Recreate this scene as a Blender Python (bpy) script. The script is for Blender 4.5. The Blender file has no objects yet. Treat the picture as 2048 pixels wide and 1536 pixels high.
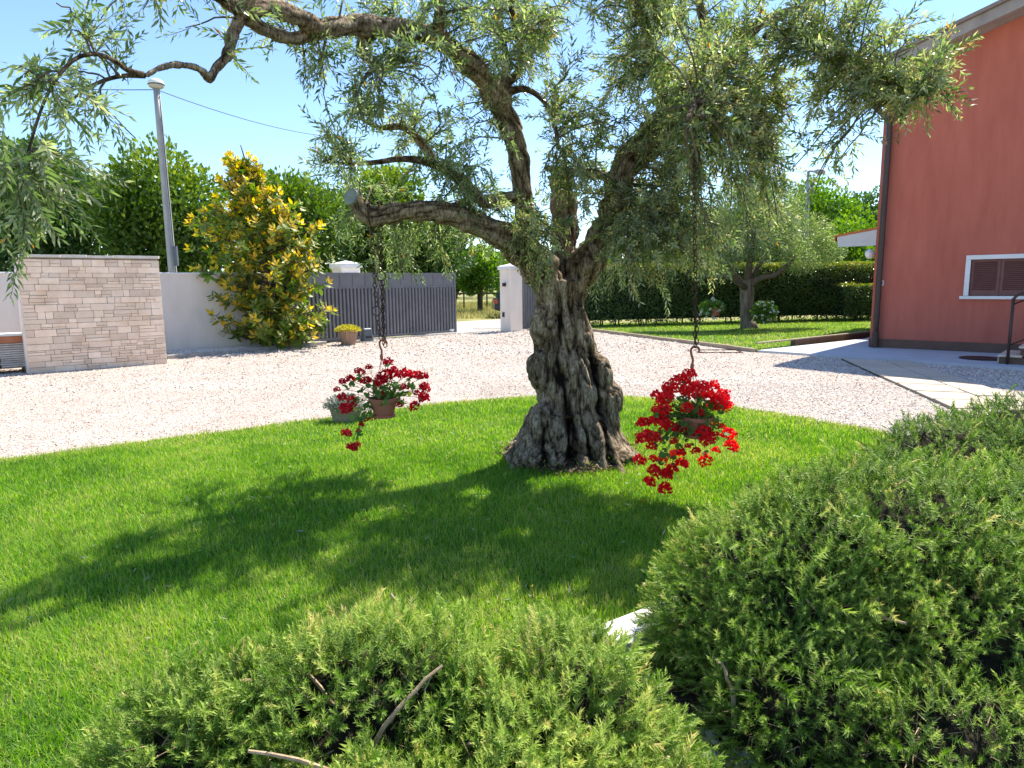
import bpy, bmesh, math, random
import numpy as np
from mathutils import Matrix, Vector, noise as mnoise
from mathutils.kdtree import KDTree

C = bpy.context.scene.collection
SC = bpy.context.scene
rng = np.random.default_rng(11)
random.seed(5)
R = math.radians

# ------------------------------------------------------------------ camera, sky, sun, exposure
F, CX, CY, EYE, ROLL = 1350.0, 1024.0, 768.0, 1.6, 0.012
PITCH = math.atan(199 / F)
fw = np.array([0, math.cos(PITCH), -math.sin(PITCH)])
r0 = np.array([1.0, 0, 0]); u0 = np.cross(r0, fw)
rt = r0 * math.cos(ROLL) - u0 * math.sin(ROLL)
up = u0 * math.cos(ROLL) + r0 * math.sin(ROLL)
camd = bpy.data.cameras.new('camera')
camd.sensor_width = 36.0; camd.lens = F / 2048 * 36; camd.clip_end = 900; camd.clip_start = 0.05
cam = bpy.data.objects.new('camera', camd); C.objects.link(cam)
mw = Matrix.Identity(4)
for i in range(3):
    mw[i][0], mw[i][1], mw[i][2] = rt[i], up[i], -fw[i]
mw[2][3] = EYE
cam.matrix_world = mw
SC.camera = cam

SUN_EL, SUN_AZ = R(57), math.atan2(0.66, 0.75)          # azimuth from +Y towards +X
sdir = Vector((math.sin(SUN_AZ) * math.cos(SUN_EL), math.cos(SUN_AZ) * math.cos(SUN_EL), math.sin(SUN_EL)))
world = bpy.data.worlds.new('World'); SC.world = world; world.use_nodes = True
wn = world.node_tree
sky = wn.nodes.new('ShaderNodeTexSky'); sky.sky_type = 'NISHITA'; sky.sun_disc = False
sky.sun_elevation = SUN_EL; sky.sun_rotation = SUN_AZ
sky.air_density = 1.0; sky.dust_density = 0.1; sky.ozone_density = 4.5; sky.altitude = 700
bg = wn.nodes['Background']; bg.inputs['Strength'].default_value = 0.125
wn.links.new(sky.outputs[0], bg.inputs['Color'])
sl = bpy.data.lights.new('sun', 'SUN'); sl.energy = 4.3; sl.angle = R(0.5); sl.color = (1.0, 0.94, 0.82)
so = bpy.data.objects.new('sun', sl); C.objects.link(so)
so.rotation_euler = sdir.to_track_quat('Z', 'Y').to_euler(); so.location = (10, 10, 30)
vs = SC.view_settings
vs.view_transform = 'Standard'; vs.look = 'None'; vs.exposure = 1.17; vs.gamma = 1.0; vs.use_curve_mapping = False
SC.cycles.max_bounces = 8; SC.cycles.transparent_max_bounces = 8
SC.cycles.diffuse_bounces = 4; SC.cycles.glossy_bounces = 2; SC.cycles.transmission_bounces = 4
SC.cycles.caustics_reflective = False; SC.cycles.caustics_refractive = False

# ------------------------------------------------------------------ placing by line of sight
def ray(x, y): return fw + rt * (x - CX) / F - up * (y - CY) / F
def G(x, y, z=0.0):
    d = ray(x, y); t = (z - EYE) / d[2]; return np.array([d[0] * t, d[1] * t, z])
def at(x, y, Y):
    d = ray(x, y); return np.array([0, 0, EYE]) + d * (Y / d[1])
def onplane(x, y, p, n):
    d = ray(x, y); o = np.array([0, 0, EYE]); return o + d * (np.dot(np.asarray(p) - o, n) / np.dot(d, n))
def project(P):
    v = np.asarray(P) - np.array([0, 0, EYE]); dd = v @ fw
    return CX + F * (v @ rt) / dd, CY - F * (v @ up) / dd, dd

# ------------------------------------------------------------------ materials
def new_mat(name):
    m = bpy.data.materials.new(name); m.use_nodes = True
    nt = m.node_tree; b = nt.nodes['Principled BSDF']
    return m, nt, b
def N(nt, t, **kw):
    n = nt.nodes.new(t)
    for k, v in kw.items():
        if k in n.inputs: n.inputs[k].default_value = v
        else: setattr(n, k, v)
    return n
def ramp(nt, fac, stops, interp='LINEAR'):
    r = nt.nodes.new('ShaderNodeValToRGB'); r.color_ramp.interpolation = interp
    el = r.color_ramp.elements
    while len(el) < len(stops): el.new(0.5)
    for e, (p, c) in zip(el, stops): e.position = p; e.color = (*c, 1)
    nt.links.new(fac, r.inputs['Fac']); return r
def objcoord(nt, scale=(1, 1, 1)):
    tc = nt.nodes.new('ShaderNodeNewGeometry'); mp = nt.nodes.new('ShaderNodeMapping')
    mp.inputs['Scale'].default_value = scale
    nt.links.new(tc.outputs['Position'], mp.inputs['Vector']); return mp.outputs['Vector']
def noisy(name, stops, scale=8, detail=6, rough=0.8, bump=0.0, bscale=None, bdist=0.01, stretch=(1, 1, 1), spec=0.3, metal=0.0, tint=0.0):
    m, nt, b = new_mat(name)
    v = objcoord(nt, stretch)
    n = N(nt, 'ShaderNodeTexNoise', Scale=scale, Detail=detail, Roughness=0.6)
    nt.links.new(v, n.inputs['Vector'])
    r = ramp(nt, n.outputs['Fac'], stops)
    col = r.outputs['Color']
    if tint:
        oi = nt.nodes.new('ShaderNodeObjectInfo')
        hs = N(nt, 'ShaderNodeHueSaturation')
        mr = N(nt, 'ShaderNodeMapRange'); mr.inputs['To Min'].default_value = 1 - tint; mr.inputs['To Max'].default_value = 1 + tint
        nt.links.new(oi.outputs['Random'], mr.inputs['Value']); nt.links.new(mr.outputs[0], hs.inputs['Value'])
        nt.links.new(col, hs.inputs['Color']); col = hs.outputs['Color']
    nt.links.new(col, b.inputs['Base Color'])
    b.inputs['Roughness'].default_value = rough; b.inputs['Metallic'].default_value = metal
    b.inputs['Specular IOR Level'].default_value = spec
    if bump:
        n2 = N(nt, 'ShaderNodeTexNoise', Scale=bscale or scale * 4, Detail=6, Roughness=0.65)
        nt.links.new(v, n2.inputs['Vector'])
        bp = N(nt, 'ShaderNodeBump', Strength=bump, Distance=bdist)
        nt.links.new(n2.outputs['Fac'], bp.inputs['Height']); nt.links.new(bp.outputs[0], b.inputs['Normal'])
    return m
def leaf_mat(name, stops, back=None, trans=0.35, rough=0.45, spec=0.4):
    m, nt, b = new_mat(name)
    a = N(nt, 'ShaderNodeAttribute', attribute_name='tint')
    r = ramp(nt, a.outputs['Fac'], stops); col = r.outputs['Color']
    tcol = col
    if back:
        g = nt.nodes.new('ShaderNodeNewGeometry'); mx = N(nt, 'ShaderNodeMix', data_type='RGBA')
        nt.links.new(g.outputs['Backfacing'], mx.inputs['Factor'])
        nt.links.new(col, mx.inputs[6])
        rb = ramp(nt, a.outputs['Fac'], back); nt.links.new(rb.outputs['Color'], mx.inputs[7])
        col = mx.outputs[2]
    nt.links.new(col, b.inputs['Base Color'])
    b.inputs['Roughness'].default_value = rough; b.inputs['Specular IOR Level'].default_value = spec
    if trans:
        t = nt.nodes.new('ShaderNodeBsdfTranslucent')
        gm = N(nt, 'ShaderNodeHueSaturation', Saturation=1.15, Value=1.5)
        nt.links.new(tcol, gm.inputs['Color']); nt.links.new(gm.outputs[0], t.inputs['Color'])
        ms = nt.nodes.new('ShaderNodeMixShader'); ms.inputs['Fac'].default_value = trans
        out = nt.nodes['Material Output']
        nt.links.new(b.outputs[0], ms.inputs[1]); nt.links.new(t.outputs[0], ms.inputs[2]); nt.links.new(ms.outputs[0], out.inputs['Surface'])
    return m
def plain(name, col, rough=0.6, metal=0.0, spec=0.4, var=0.12):
    c = np.array(col)
    return noisy(name, [(0.3, tuple(c * (1 - var))), (0.7, tuple(np.minimum(c * (1 + var), 0.95)))], scale=5, rough=rough, metal=metal, spec=spec, bump=0.08, bscale=90, bdist=0.003)

M = {}
M['plaster'] = noisy('white_plaster', [(0.3, (0.76, 0.68, 0.595)), (0.7, (0.87, 0.80, 0.715))], 2.4, detail=9, rough=0.9, bump=0.25, bscale=60, bdist=0.004, stretch=(1, 1, .35))
M['white_paint'] = noisy('white_paint', [(0.3, (0.74, 0.72, 0.70)), (0.7, (0.82, 0.81, 0.79))], 3, rough=0.7, bump=0.1, bscale=80, bdist=0.003)
M['red_plaster'] = noisy('red_plaster', [(0.25, (0.41, 0.112, 0.076)), (0.75, (0.53, 0.158, 0.108))], 4.5, detail=10, rough=0.92, bump=0.9, bscale=26, bdist=0.012, stretch=(1, 1, 0.16))
M['plinth'] = noisy('brown_plinth', [(0.3, (0.13, 0.075, 0.055)), (0.7, (0.18, 0.105, 0.078))], 3, rough=0.9, bump=0.5, bscale=80, bdist=0.006)
M['dark_brown'] = plain('dark_brown_paint', (0.055, 0.032, 0.026), 0.45)
M['shutter'] = plain('shutter_paint', (0.165, 0.066, 0.055), 0.5)
M['fascia'] = noisy('concrete_fascia', [(0.3, (0.26, 0.23, 0.22)), (0.7, (0.38, 0.34, 0.32))], 4, rough=0.9, bump=0.3)
M['roof_tile'] = noisy('roof_tile', [(0.3, (0.20, 0.16, 0.14)), (0.7, (0.30, 0.25, 0.22))], 5, rough=0.9, bump=0.3)
M['stone'] = noisy('ashlar_stone', [(0.25, (0.64, 0.48, 0.345)), (0.5, (0.77, 0.615, 0.475)), (0.8, (0.85, 0.73, 0.60))], 3.0, detail=8, rough=0.88, bump=0.6, bscale=26, bdist=0.012, tint=0.17)
M['mortar'] = noisy('mortar', [(0.3, (0.30, 0.24, 0.18)), (0.7, (0.42, 0.35, 0.28))], 9, rough=0.95, bump=0.5)
M['cope'] = noisy('coping_stone', [(0.3, (0.58, 0.54, 0.46)), (0.7, (0.74, 0.71, 0.64))], 7, rough=0.9, bump=0.7, bscale=30, bdist=0.015, tint=0.1)
M['gate'] = noisy('gate_grey_paint', [(0.3, (0.165, 0.172, 0.19)), (0.7, (0.22, 0.23, 0.245))], 2, rough=0.42, metal=0.2, spec=0.5, bump=0.05)
M['paving'] = noisy('pale_paving', [(0.3, (0.44, 0.455, 0.48)), (0.7, (0.52, 0.535, 0.56))], 2.2, rough=0.85, bump=0.2, bscale=60)
M['slab'] = noisy('sand_slab', [(0.25, (0.50, 0.40, 0.295)), (0.75, (0.59, 0.495, 0.385))], 4, rough=0.9, bump=0.3, bscale=50, tint=0.07)
M['concrete'] = noisy('concrete', [(0.3, (0.30, 0.28, 0.26)), (0.7, (0.42, 0.40, 0.37))], 5, rough=0.92, bump=0.4)
M['dark_joint'] = plain('dark_joint', (0.03, 0.028, 0.025), 0.95)
M['edging'] = noisy('lawn_edging_stone', [(0.3, (0.30, 0.23, 0.15)), (0.7, (0.44, 0.36, 0.26))], 6, rough=0.95, bump=0.4)
M['white_stone'] = noisy('white_kerb_stone', [(0.3, (0.62, 0.61, 0.57)), (0.7, (0.80, 0.79, 0.75))], 9, rough=0.8, bump=0.4, bscale=60)
M['pebble'] = noisy('river_pebble', [(0.3, (0.44, 0.39, 0.30)), (0.7, (0.62, 0.57, 0.47))], 14, rough=0.75, bump=0.2, bscale=60, tint=0.15)
M['soil'] = noisy('soil', [(0.3, (0.06, 0.042, 0.028)), (0.7, (0.14, 0.105, 0.075))], 16, rough=1, bump=1.0, bscale=60, bdist=0.03)
M['terracotta'] = noisy('terracotta', [(0.3, (0.36, 0.125, 0.075)), (0.7, (0.46, 0.18, 0.115))], 8, rough=0.7, bump=0.15)
M['hook'] = plain('brown_plastic', (0.34, 0.105, 0.055), 0.5)
M['rust'] = noisy('rusty_iron', [(0.3, (0.045, 0.026, 0.02)), (0.7, (0.13, 0.06, 0.038))], 60, rough=0.8, metal=0.3, bump=0.5)
M['planter'] = noisy('weathered_planter', [(0.25, (0.17, 0.135, 0.08)), (0.75, (0.36, 0.30, 0.20))], 9, rough=0.95, bump=0.6, bscale=50)
M['pot_brown'] = noisy('brown_pot', [(0.3, (0.24, 0.15, 0.10)), (0.7, (0.36, 0.25, 0.18))], 12, rough=0.85, bump=0.3)
M['black'] = plain('black_plastic', (0.02, 0.02, 0.022), 0.5)
M['box_grey'] = plain('grey_plastic', (0.10, 0.12, 0.14), 0.5)
M['pole'] = noisy('galvanised_pole', [(0.3, (0.30, 0.295, 0.29)), (0.7, (0.43, 0.425, 0.41))], 5, rough=0.6, metal=0.2, stretch=(1, 1, 0.3))
M['lamp_white'] = plain('lamp_white', (0.8, 0.8, 0.78), 0.35)
M['lamp_glass'] = plain('lamp_glass', (0.42, 0.41, 0.36), 0.15)
M['wood'] = noisy('pallet_wood', [(0.3, (0.16, 0.115, 0.08)), (0.7, (0.30, 0.23, 0.16))], 6, rough=0.9, stretch=(1, 1, 6), bump=0.4)
M['grey_slab'] = noisy('grey_stack_slab', [(0.3, (0.40, 0.36, 0.32)), (0.7, (0.56, 0.52, 0.48))], 12, rough=0.95, bump=0.5, tint=0.12)
M['rust_sheet'] = noisy('red_brown_board', [(0.3, (0.34, 0.115, 0.055)), (0.7, (0.44, 0.17, 0.09))], 6, rough=0.85, bump=0.2)
M['awning'] = plain('awning_fabric', (0.78, 0.78, 0.78), 0.85, var=0.04)
M['awning_trim'] = plain('orange_trim', (0.72, 0.20, 0.05), 0.7)
M['car_paint'] = plain('dark_car_paint', (0.035, 0.04, 0.05), 0.25, metal=0.3, spec=0.6)
M['car_glass'] = plain('car_glass', (0.05, 0.09, 0.15), 0.08, spec=0.8)
M['tail_light'] = plain('tail_light', (0.55, 0.09, 0.03), 0.3)
M['tyre'] = plain('tyre_rubber', (0.02, 0.02, 0.02), 0.9)
M['road'] = noisy('pale_asphalt', [(0.3, (0.36, 0.32, 0.29)), (0.7, (0.46, 0.42, 0.38))], 3, rough=0.95, bump=0.3)
M['bark_dark'] = noisy('dark_bark', [(0.3, (0.05, 0.035, 0.025)), (0.7, (0.13, 0.10, 0.075))], 12, rough=0.95, bump=0.8, stretch=(1, 1, 0.25))
M['twig'] = noisy('olive_twig', [(0.3, (0.085, 0.065, 0.045)), (0.7, (0.20, 0.17, 0.12))], 30, rough=0.9)
M['rose_stem'] = noisy('rosemary_wood', [(0.3, (0.32, 0.21, 0.12)), (0.7, (0.62, 0.46, 0.29))], 50, rough=0.9, bump=0.5)

# leaves
M['olive'] = leaf_mat('olive_leaf', [(0.0, (0.045, 0.090, 0.018)), (0.5, (0.165, 0.245, 0.068)), (0.85, (0.42, 0.50, 0.20)), (1.0, (0.66, 0.33, 0.04))],
                      back=[(0.0, (0.22, 0.26, 0.14)), (0.85, (0.52, 0.55, 0.38)), (1.0, (0.50, 0.30, 0.09))], trans=0.50, rough=0.36, spec=0.45)
M['olive_flower'] = leaf_mat('olive_blossom', [(0, (0.62, 0.50, 0.16)), (1, (0.85, 0.74, 0.36))], trans=0.3, rough=0.7)
M['grass'] = leaf_mat('grass_blade', [(0.0, (0.080, 0.185, 0.026)), (0.45, (0.195, 0.375, 0.042)), (0.8, (0.37, 0.52, 0.075)), (1.0, (0.56, 0.47, 0.20))], trans=0.45, rough=0.45, spec=0.3)
M['rosemary'] = leaf_mat('rosemary_needle', [(0.0, (0.038, 0.095, 0.010)), (0.5, (0.170, 0.310, 0.044)), (0.85, (0.50, 0.61, 0.16)), (1.0, (0.74, 0.58, 0.26))],
                         back=[(0.0, (0.09, 0.17, 0.03)), (1.0, (0.40, 0.50, 0.10))], trans=0.25, rough=0.5, spec=0.22)
M['magnolia'] = leaf_mat('magnolia_leaf', [(0.0, (0.060, 0.150, 0.018)), (0.45, (0.17, 0.29, 0.030)), (0.7, (0.72, 0.60, 0.02)), (1.0, (0.90, 0.58, 0.012))],
                         back=[(0.0, (0.14, 0.20, 0.04)), (0.5, (0.30, 0.27, 0.045)), (1.0, (0.85, 0.52, 0.03))], trans=0.32, rough=0.45, spec=0.4)
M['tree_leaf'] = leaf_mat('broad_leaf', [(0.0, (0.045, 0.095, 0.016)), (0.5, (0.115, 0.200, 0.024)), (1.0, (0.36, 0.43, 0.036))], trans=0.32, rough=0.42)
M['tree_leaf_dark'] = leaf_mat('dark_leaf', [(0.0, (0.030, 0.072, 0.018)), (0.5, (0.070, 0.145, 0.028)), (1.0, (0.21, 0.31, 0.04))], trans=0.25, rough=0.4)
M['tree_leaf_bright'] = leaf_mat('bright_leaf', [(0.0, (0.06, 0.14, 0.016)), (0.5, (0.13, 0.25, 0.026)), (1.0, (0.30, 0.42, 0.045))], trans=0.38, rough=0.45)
M['hedge_leaf'] = leaf_mat('hedge_leaf', [(0.0, (0.055, 0.10, 0.032)), (0.5, (0.14, 0.21, 0.065)), (0.75, (0.26, 0.36, 0.045)), (0.93, (0.50, 0.47, 0.07)), (1.0, (0.55, 0.17, 0.05))], trans=0.2, rough=0.36, spec=0.5)
M['geranium_leaf'] = leaf_mat('geranium_leaf', [(0, (0.05, 0.13, 0.022)), (0.7, (0.15, 0.29, 0.045)), (1, (0.45, 0.48, 0.07))], trans=0.35, rough=0.5)
M['red_petal'] = leaf_mat('red_petal', [(0, (0.66, 0.006, 0.014)), (1, (0.95, 0.035, 0.045))], trans=0.40, rough=0.55, spec=0.2)
M['deep_petal'] = leaf_mat('deep_red_petal', [(0, (0.46, 0.003, 0.014)), (1, (0.68, 0.008, 0.03))], trans=0.36, rough=0.55, spec=0.2)
M['white_petal'] = leaf_mat('white_petal', [(0, (0.70, 0.72, 0.68)), (1, (0.8, 0.8, 0.78))], trans=0.3, rough=0.6)
M['sedum'] = leaf_mat('yellow_sedum', [(0, (0.30, 0.30, 0.04)), (1, (0.70, 0.62, 0.12))], trans=0.3, rough=0.6)
M['silver'] = leaf_mat('silver_leaf', [(0, (0.16, 0.18, 0.14)), (1, (0.34, 0.36, 0.31))], trans=0.2, rough=0.8)
M['dry_grass'] = leaf_mat('meadow_grass', [(0, (0.13, 0.18, 0.035)), (0.5, (0.30, 0.28, 0.09)), (1, (0.52, 0.44, 0.22))], trans=0.35, rough=0.7)
M['mulch'] = leaf_mat('bark_litter', [(0, (0.05, 0.03, 0.02)), (1, (0.26, 0.17, 0.11))], trans=0, rough=0.9)
M['lavender'] = leaf_mat('lavender', [(0, (0.18, 0.18, 0.24)), (1, (0.34, 0.32, 0.42))], trans=0.2, rough=0.8)
M['gravel_stone'] = leaf_mat('gravel_stone', [(0.0, (0.22, 0.17, 0.13)), (0.12, (0.44, 0.36, 0.29)), (0.45, (0.57, 0.475, 0.40)), (0.75, (0.65, 0.57, 0.495)), (1.0, (0.75, 0.70, 0.635))], trans=0, rough=0.85, spec=0.25)

def gravel_ground():
    m, nt, b = new_mat('gravel_bed')
    v = objcoord(nt)
    vo = N(nt, 'ShaderNodeTexVoronoi', Scale=52.0); nt.links.new(v, vo.inputs['Vector'])
    sp = nt.nodes.new('ShaderNodeSeparateColor'); nt.links.new(vo.outputs['Color'], sp.inputs[0])
    r = ramp(nt, sp.outputs[0], [(0.0, (0.28, 0.21, 0.165)), (0.15, (0.48, 0.375, 0.31)), (0.6, (0.60, 0.495, 0.43)), (1.0, (0.70, 0.63, 0.575))])
    n = N(nt, 'ShaderNodeTexNoise', Scale=1.3, Detail=5); nt.links.new(v, n.inputs['Vector'])
    r2 = ramp(nt, n.outputs['Fac'], [(0.3, (0.86, 0.80, 0.76)), (0.7, (1.0, 1.0, 1.0))])
    mx = N(nt, 'ShaderNodeMix', data_type='RGBA', blend_type='MULTIPLY'); mx.inputs['Factor'].default_value = 1
    nt.links.new(r.outputs[0], mx.inputs[6]); nt.links.new(r2.outputs[0], mx.inputs[7])
    nt.links.new(mx.outputs[2], b.inputs['Base Color']); b.inputs['Roughness'].default_value = 0.95
    bp = N(nt, 'ShaderNodeBump', Strength=0.9, Distance=0.02); bp.invert = True
    nt.links.new(vo.outputs['Distance'], bp.inputs['Height']); nt.links.new(bp.outputs[0], b.inputs['Normal'])
    return m
M['gravel_bed'] = gravel_ground()
M['lawn_base'] = noisy('lawn_base', [(0.3, (0.035, 0.07, 0.014)), (0.7, (0.07, 0.12, 0.022))], 12, rough=1, bump=0.6)
M['field'] = noisy('field', [(0.3, (0.14, 0.16, 0.04)), (0.55, (0.28, 0.26, 0.09)), (0.75, (0.42, 0.36, 0.18))], 0.5, rough=1, bump=0.6)

def bark_mat():
    m, nt, b = new_mat('olive_bark')
    a = N(nt, 'ShaderNodeAttribute', attribute_name='crack')
    v = objcoord(nt)
    n = N(nt, 'ShaderNodeTexNoise', Scale=4.5, Detail=8, Roughness=0.65); nt.links.new(v, n.inputs['Vector'])
    n3 = N(nt, 'ShaderNodeTexNoise', Scale=58, Detail=7, Roughness=0.72)
    v2 = objcoord(nt, (1, 1, 0.28)); nt.links.new(v2, n3.inputs['Vector'])
    r = ramp(nt, a.outputs['Fac'], [(0.16, (0.028, 0.019, 0.013)), (0.34, (0.19, 0.132, 0.085)), (0.58, (0.45, 0.340, 0.230)), (0.90, (0.76, 0.62, 0.46))])
    r2 = ramp(nt, n.outputs['Fac'], [(0.35, (0.62, 0.60, 0.56)), (0.65, (1, 1, 1))])
    r3 = ramp(nt, n3.outputs['Fac'], [(0.38, (0.20, 0.18, 0.16)), (0.50, (0.75, 0.73, 0.70)), (0.62, (1.1, 1.1, 1.1))])
    m1 = N(nt, 'ShaderNodeMix', data_type='RGBA', blend_type='MULTIPLY'); m1.inputs['Factor'].default_value = 1
    m2 = N(nt, 'ShaderNodeMix', data_type='RGBA', blend_type='MULTIPLY'); m2.inputs['Factor'].default_value = 1
    nt.links.new(r.outputs[0], m1.inputs[6]); nt.links.new(r2.outputs[0], m1.inputs[7])
    nt.links.new(m1.outputs[2], m2.inputs[6]); nt.links.new(r3.outputs[0], m2.inputs[7])
    nt.links.new(m2.outputs[2], b.inputs['Base Color']); b.inputs['Roughness'].default_value = 0.92
    b.inputs['Specular IOR Level'].default_value = 0.2
    bp = N(nt, 'ShaderNodeBump', Strength=1.0, Distance=0.035)
    nt.links.new(n3.outputs['Fac'], bp.inputs['Height']); nt.links.new(bp.outputs[0], b.inputs['Normal'])
    return m
M['bark'] = bark_mat()
M['bark2'] = noisy('grey_bark', [(0.3, (0.10, 0.075, 0.055)), (0.7, (0.36, 0.29, 0.22))], 9, rough=0.95, bump=1.0, stretch=(1, 1, 0.3), bdist=.03)
M['cut_wood'] = noisy('weathered_cut', [(0.3, (0.20, 0.23, 0.22)), (0.7, (0.30, 0.33, 0.31))], 12, rough=0.9, bump=0.3)

# ------------------------------------------------------------------ objects helpers
WL = {}
def tag(o, label=None, cat=None, group=None, kind=None):
    if label: o['label'] = label
    if cat: o['category'] = cat
    if group: o['group'] = group
    if kind: o['kind'] = kind
    return o
def thing(name, loc, label, cat, group=None):
    o = bpy.data.objects.new(name, None); C.objects.link(o)
    o.location = tuple(loc); o.empty_display_size = 0.2; WL[o.name] = np.array(loc, float)
    return tag(o, label, cat, group)
def wl(o): return WL.get(o.name, np.zeros(3))
def link(name, me, parent=None):
    o = bpy.data.objects.new(name, me); C.objects.link(o)
    if parent is not None:
        o.parent = parent
    return o
def put(name, me, mat4, parent=None):
    """object with shared mesh at a world matrix"""
    o = link(name, me, parent)
    m = mat4.copy()
    if parent is not None:
        L = wl(parent); m.translation = m.translation - Vector(L)
    o.matrix_basis = m
    return o
def tri_mesh(name, V, T, mat=None, tint=None, smooth=False, attr='tint'):
    V = np.asarray(V, np.float32); T = np.asarray(T, np.int32)
    me = bpy.data.meshes.new(name)
    me.vertices.add(len(V)); me.vertices.foreach_set('co', V.ravel())
    me.loops.add(T.size); me.loops.foreach_set('vertex_index', T.ravel())
    me.polygons.add(len(T)); me.polygons.foreach_set('loop_start', np.arange(0, T.size, T.shape[1], dtype=np.int32))
    me.polygons.foreach_set('use_smooth', np.full(len(T), smooth, bool))
    if tint is not None:
        a = me.attributes.new(attr, 'FLOAT', 'POINT'); a.data.foreach_set('value', np.asarray(tint, np.float32))
    if mat: me.materials.append(mat)
    me.update(calc_edges=True)
    return me
def tri_obj(name, V, T, mat, parent=None, tint=None, smooth=False, kind=None):
    V = np.asarray(V, float)
    if parent is not None: V = V - wl(parent)
    o = link(name, tri_mesh(name, V, T, mat, tint, smooth), parent)
    if parent is not None: WL[o.name] = wl(parent)
    if kind: o['kind'] = kind
    return o

class MB:
    def __init__(s): s.v = []; s.f = []; s.n = 0
    def add(s, V, Fc):
        V = np.asarray(V, float); s.v.append(V)
        for f in Fc: s.f.append([i + s.n for i in f])
        s.n += len(V); return s
    def hexa(s, p):   # 8 points: bottom 4 ccw, top 4
        return s.add(p, [(3, 2, 1, 0), (4, 5, 6, 7), (0, 1, 5, 4), (1, 2, 6, 5), (2, 3, 7, 6), (3, 0, 4, 7)])
    def box(s, fr, u0, u1, v0, v1, z0, z1):
        P = [fr(u, v, z) for z in (z0, z1) for u, v in ((u0, v0), (u1, v0), (u1, v1), (u0, v1))]
        return s.hexa(P)
    def prism(s, poly, z0, z1):
        n = len(poly); V = [(*p[:2], z0) for p in poly] + [(*p[:2], z1) for p in poly]
        return s.add(V, [list(range(n))[::-1], list(range(n, 2 * n))] + [(i, (i + 1) % n, n + (i + 1) % n, n + i) for i in range(n)])
    def tube(s, pts, rad, n=8, cap=True):
        V, Fc = tube_vf(pts, rad, n, cap); return s.add(V, Fc)
    def lathe(s, c, prof, n=20, sx=1, sy=1, rot=0):
        c = np.asarray(c, float); V = []; k = len(prof)
        for (r, z) in prof:
            for i in range(n):
                a = 2 * math.pi * i / n; x, y = r * math.cos(a) * sx, r * math.sin(a) * sy
                V.append(c + np.array([x * math.cos(rot) - y * math.sin(rot), x * math.sin(rot) + y * math.cos(rot), z]))
        Fc = [(j * n + i, j * n + (i + 1) % n, (j + 1) * n + (i + 1) % n, (j + 1) * n + i) for j in range(k - 1) for i in range(n)]
        Fc.append(list(range(n))[::-1]); Fc.append([(k - 1) * n + i for i in range(n)])
        return s.add(V, Fc)
    def mesh(s, name, mat=None, off=None, smooth=False, bevel=0):
        V = np.concatenate(s.v)
        if off is not None: V = V - off
        me = bpy.data.meshes.new(name); me.from_pydata(V.tolist(), [], s.f)
        bm = bmesh.new(); bm.from_mesh(me)
        bmesh.ops.recalc_face_normals(bm, faces=bm.faces)
        if bevel:
            bmesh.ops.bevel(bm, geom=[e for e in bm.edges if e.is_manifold and e.calc_face_angle(0) > 0.5], offset=bevel, segments=1, affect='EDGES', clamp_overlap=True)
        bm.to_mesh(me); bm.free()
        if smooth: me.polygons.foreach_set('use_smooth', np.ones(len(me.polygons), bool))
        if mat: me.materials.append(mat)
        me.update(); return me
    def build(s, name, mat, parent=None, smooth=False, bevel=0, kind=None):
        o = link(name, s.mesh(name, mat, wl(parent) if parent is not None else None, smooth, bevel), parent)
        if parent is not None: WL[o.name] = wl(parent)
        if kind: o['kind'] = kind
        return o
def tube_vf(pts, rad, n=8, cap=True):
    pts = np.asarray(pts, float); k = len(pts)
    rad = np.full(k, rad) if np.isscalar(rad) else np.asarray(rad, float)
    T = np.gradient(pts, axis=0); T /= np.linalg.norm(T, axis=1, keepdims=True) + 1e-9
    a = np.array([0, 0, 1.0]) if abs(T[0][2]) < 0.9 else np.array([1.0, 0, 0])
    s = np.cross(T[0], a); s /= np.linalg.norm(s); V = []
    for i in range(k):
        s = s - T[i] * (s @ T[i]); s /= np.linalg.norm(s) + 1e-9; b = np.cross(T[i], s)
        for j in range(n):
            q = 2 * math.pi * j / n; V.append(pts[i] + rad[i] * (math.cos(q) * s + math.sin(q) * b))
    Fc = [(i * n + j, i * n + (j + 1) % n, (i + 1) * n + (j + 1) % n, (i + 1) * n + j) for i in range(k - 1) for j in range(n)]
    if cap: Fc += [list(range(n))[::-1], [(k - 1) * n + j for j in range(n)]]
    return V, Fc
def smooth_path(pts, per=6):
    """Catmull-Rom through rows of any width"""
    P = np.asarray(pts, float); P = np.vstack([2 * P[0] - P[1], P, 2 * P[-1] - P[-2]]); out = []
    for i in range(1, len(P) - 2):
        for t in np.linspace(0, 1, per, endpoint=False):
            a, b, c, d = P[i - 1:i + 3]
            out.append(0.5 * ((2 * b) + (c - a) * t + (2 * a - 5 * b + 4 * c - d) * t * t + (3 * b - a - 3 * c + d) * t ** 3))
    out.append(P[-2]); return np.array(out)
def frame(o, d, z=0):
    o = np.array([o[0], o[1], z], float); d = np.array([d[0], d[1], 0.0]); d /= np.linalg.norm(d); n = np.array([-d[1], d[0], 0])
    return lambda u, v, zz: o + d * u + n * v + np.array([0, 0, zz])
def nrm(a): return a / (np.linalg.norm(a, axis=-1, keepdims=True) + 1e-9)
def rdir(n): return nrm(rng.normal(size=(n, 3)))
def in_poly(P, poly):
    x, y = P[:, 0], P[:, 1]; ins = np.zeros(len(P), bool); j = len(poly) - 1
    for i in range(len(poly)):
        xi, yi = poly[i][:2]; xj, yj = poly[j][:2]
        c = ((yi > y) != (yj > y)) & (x < (xj - xi) * (y - yi) / (yj - yi + 1e-12) + xi)
        ins ^= c; j = i
    return ins
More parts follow.
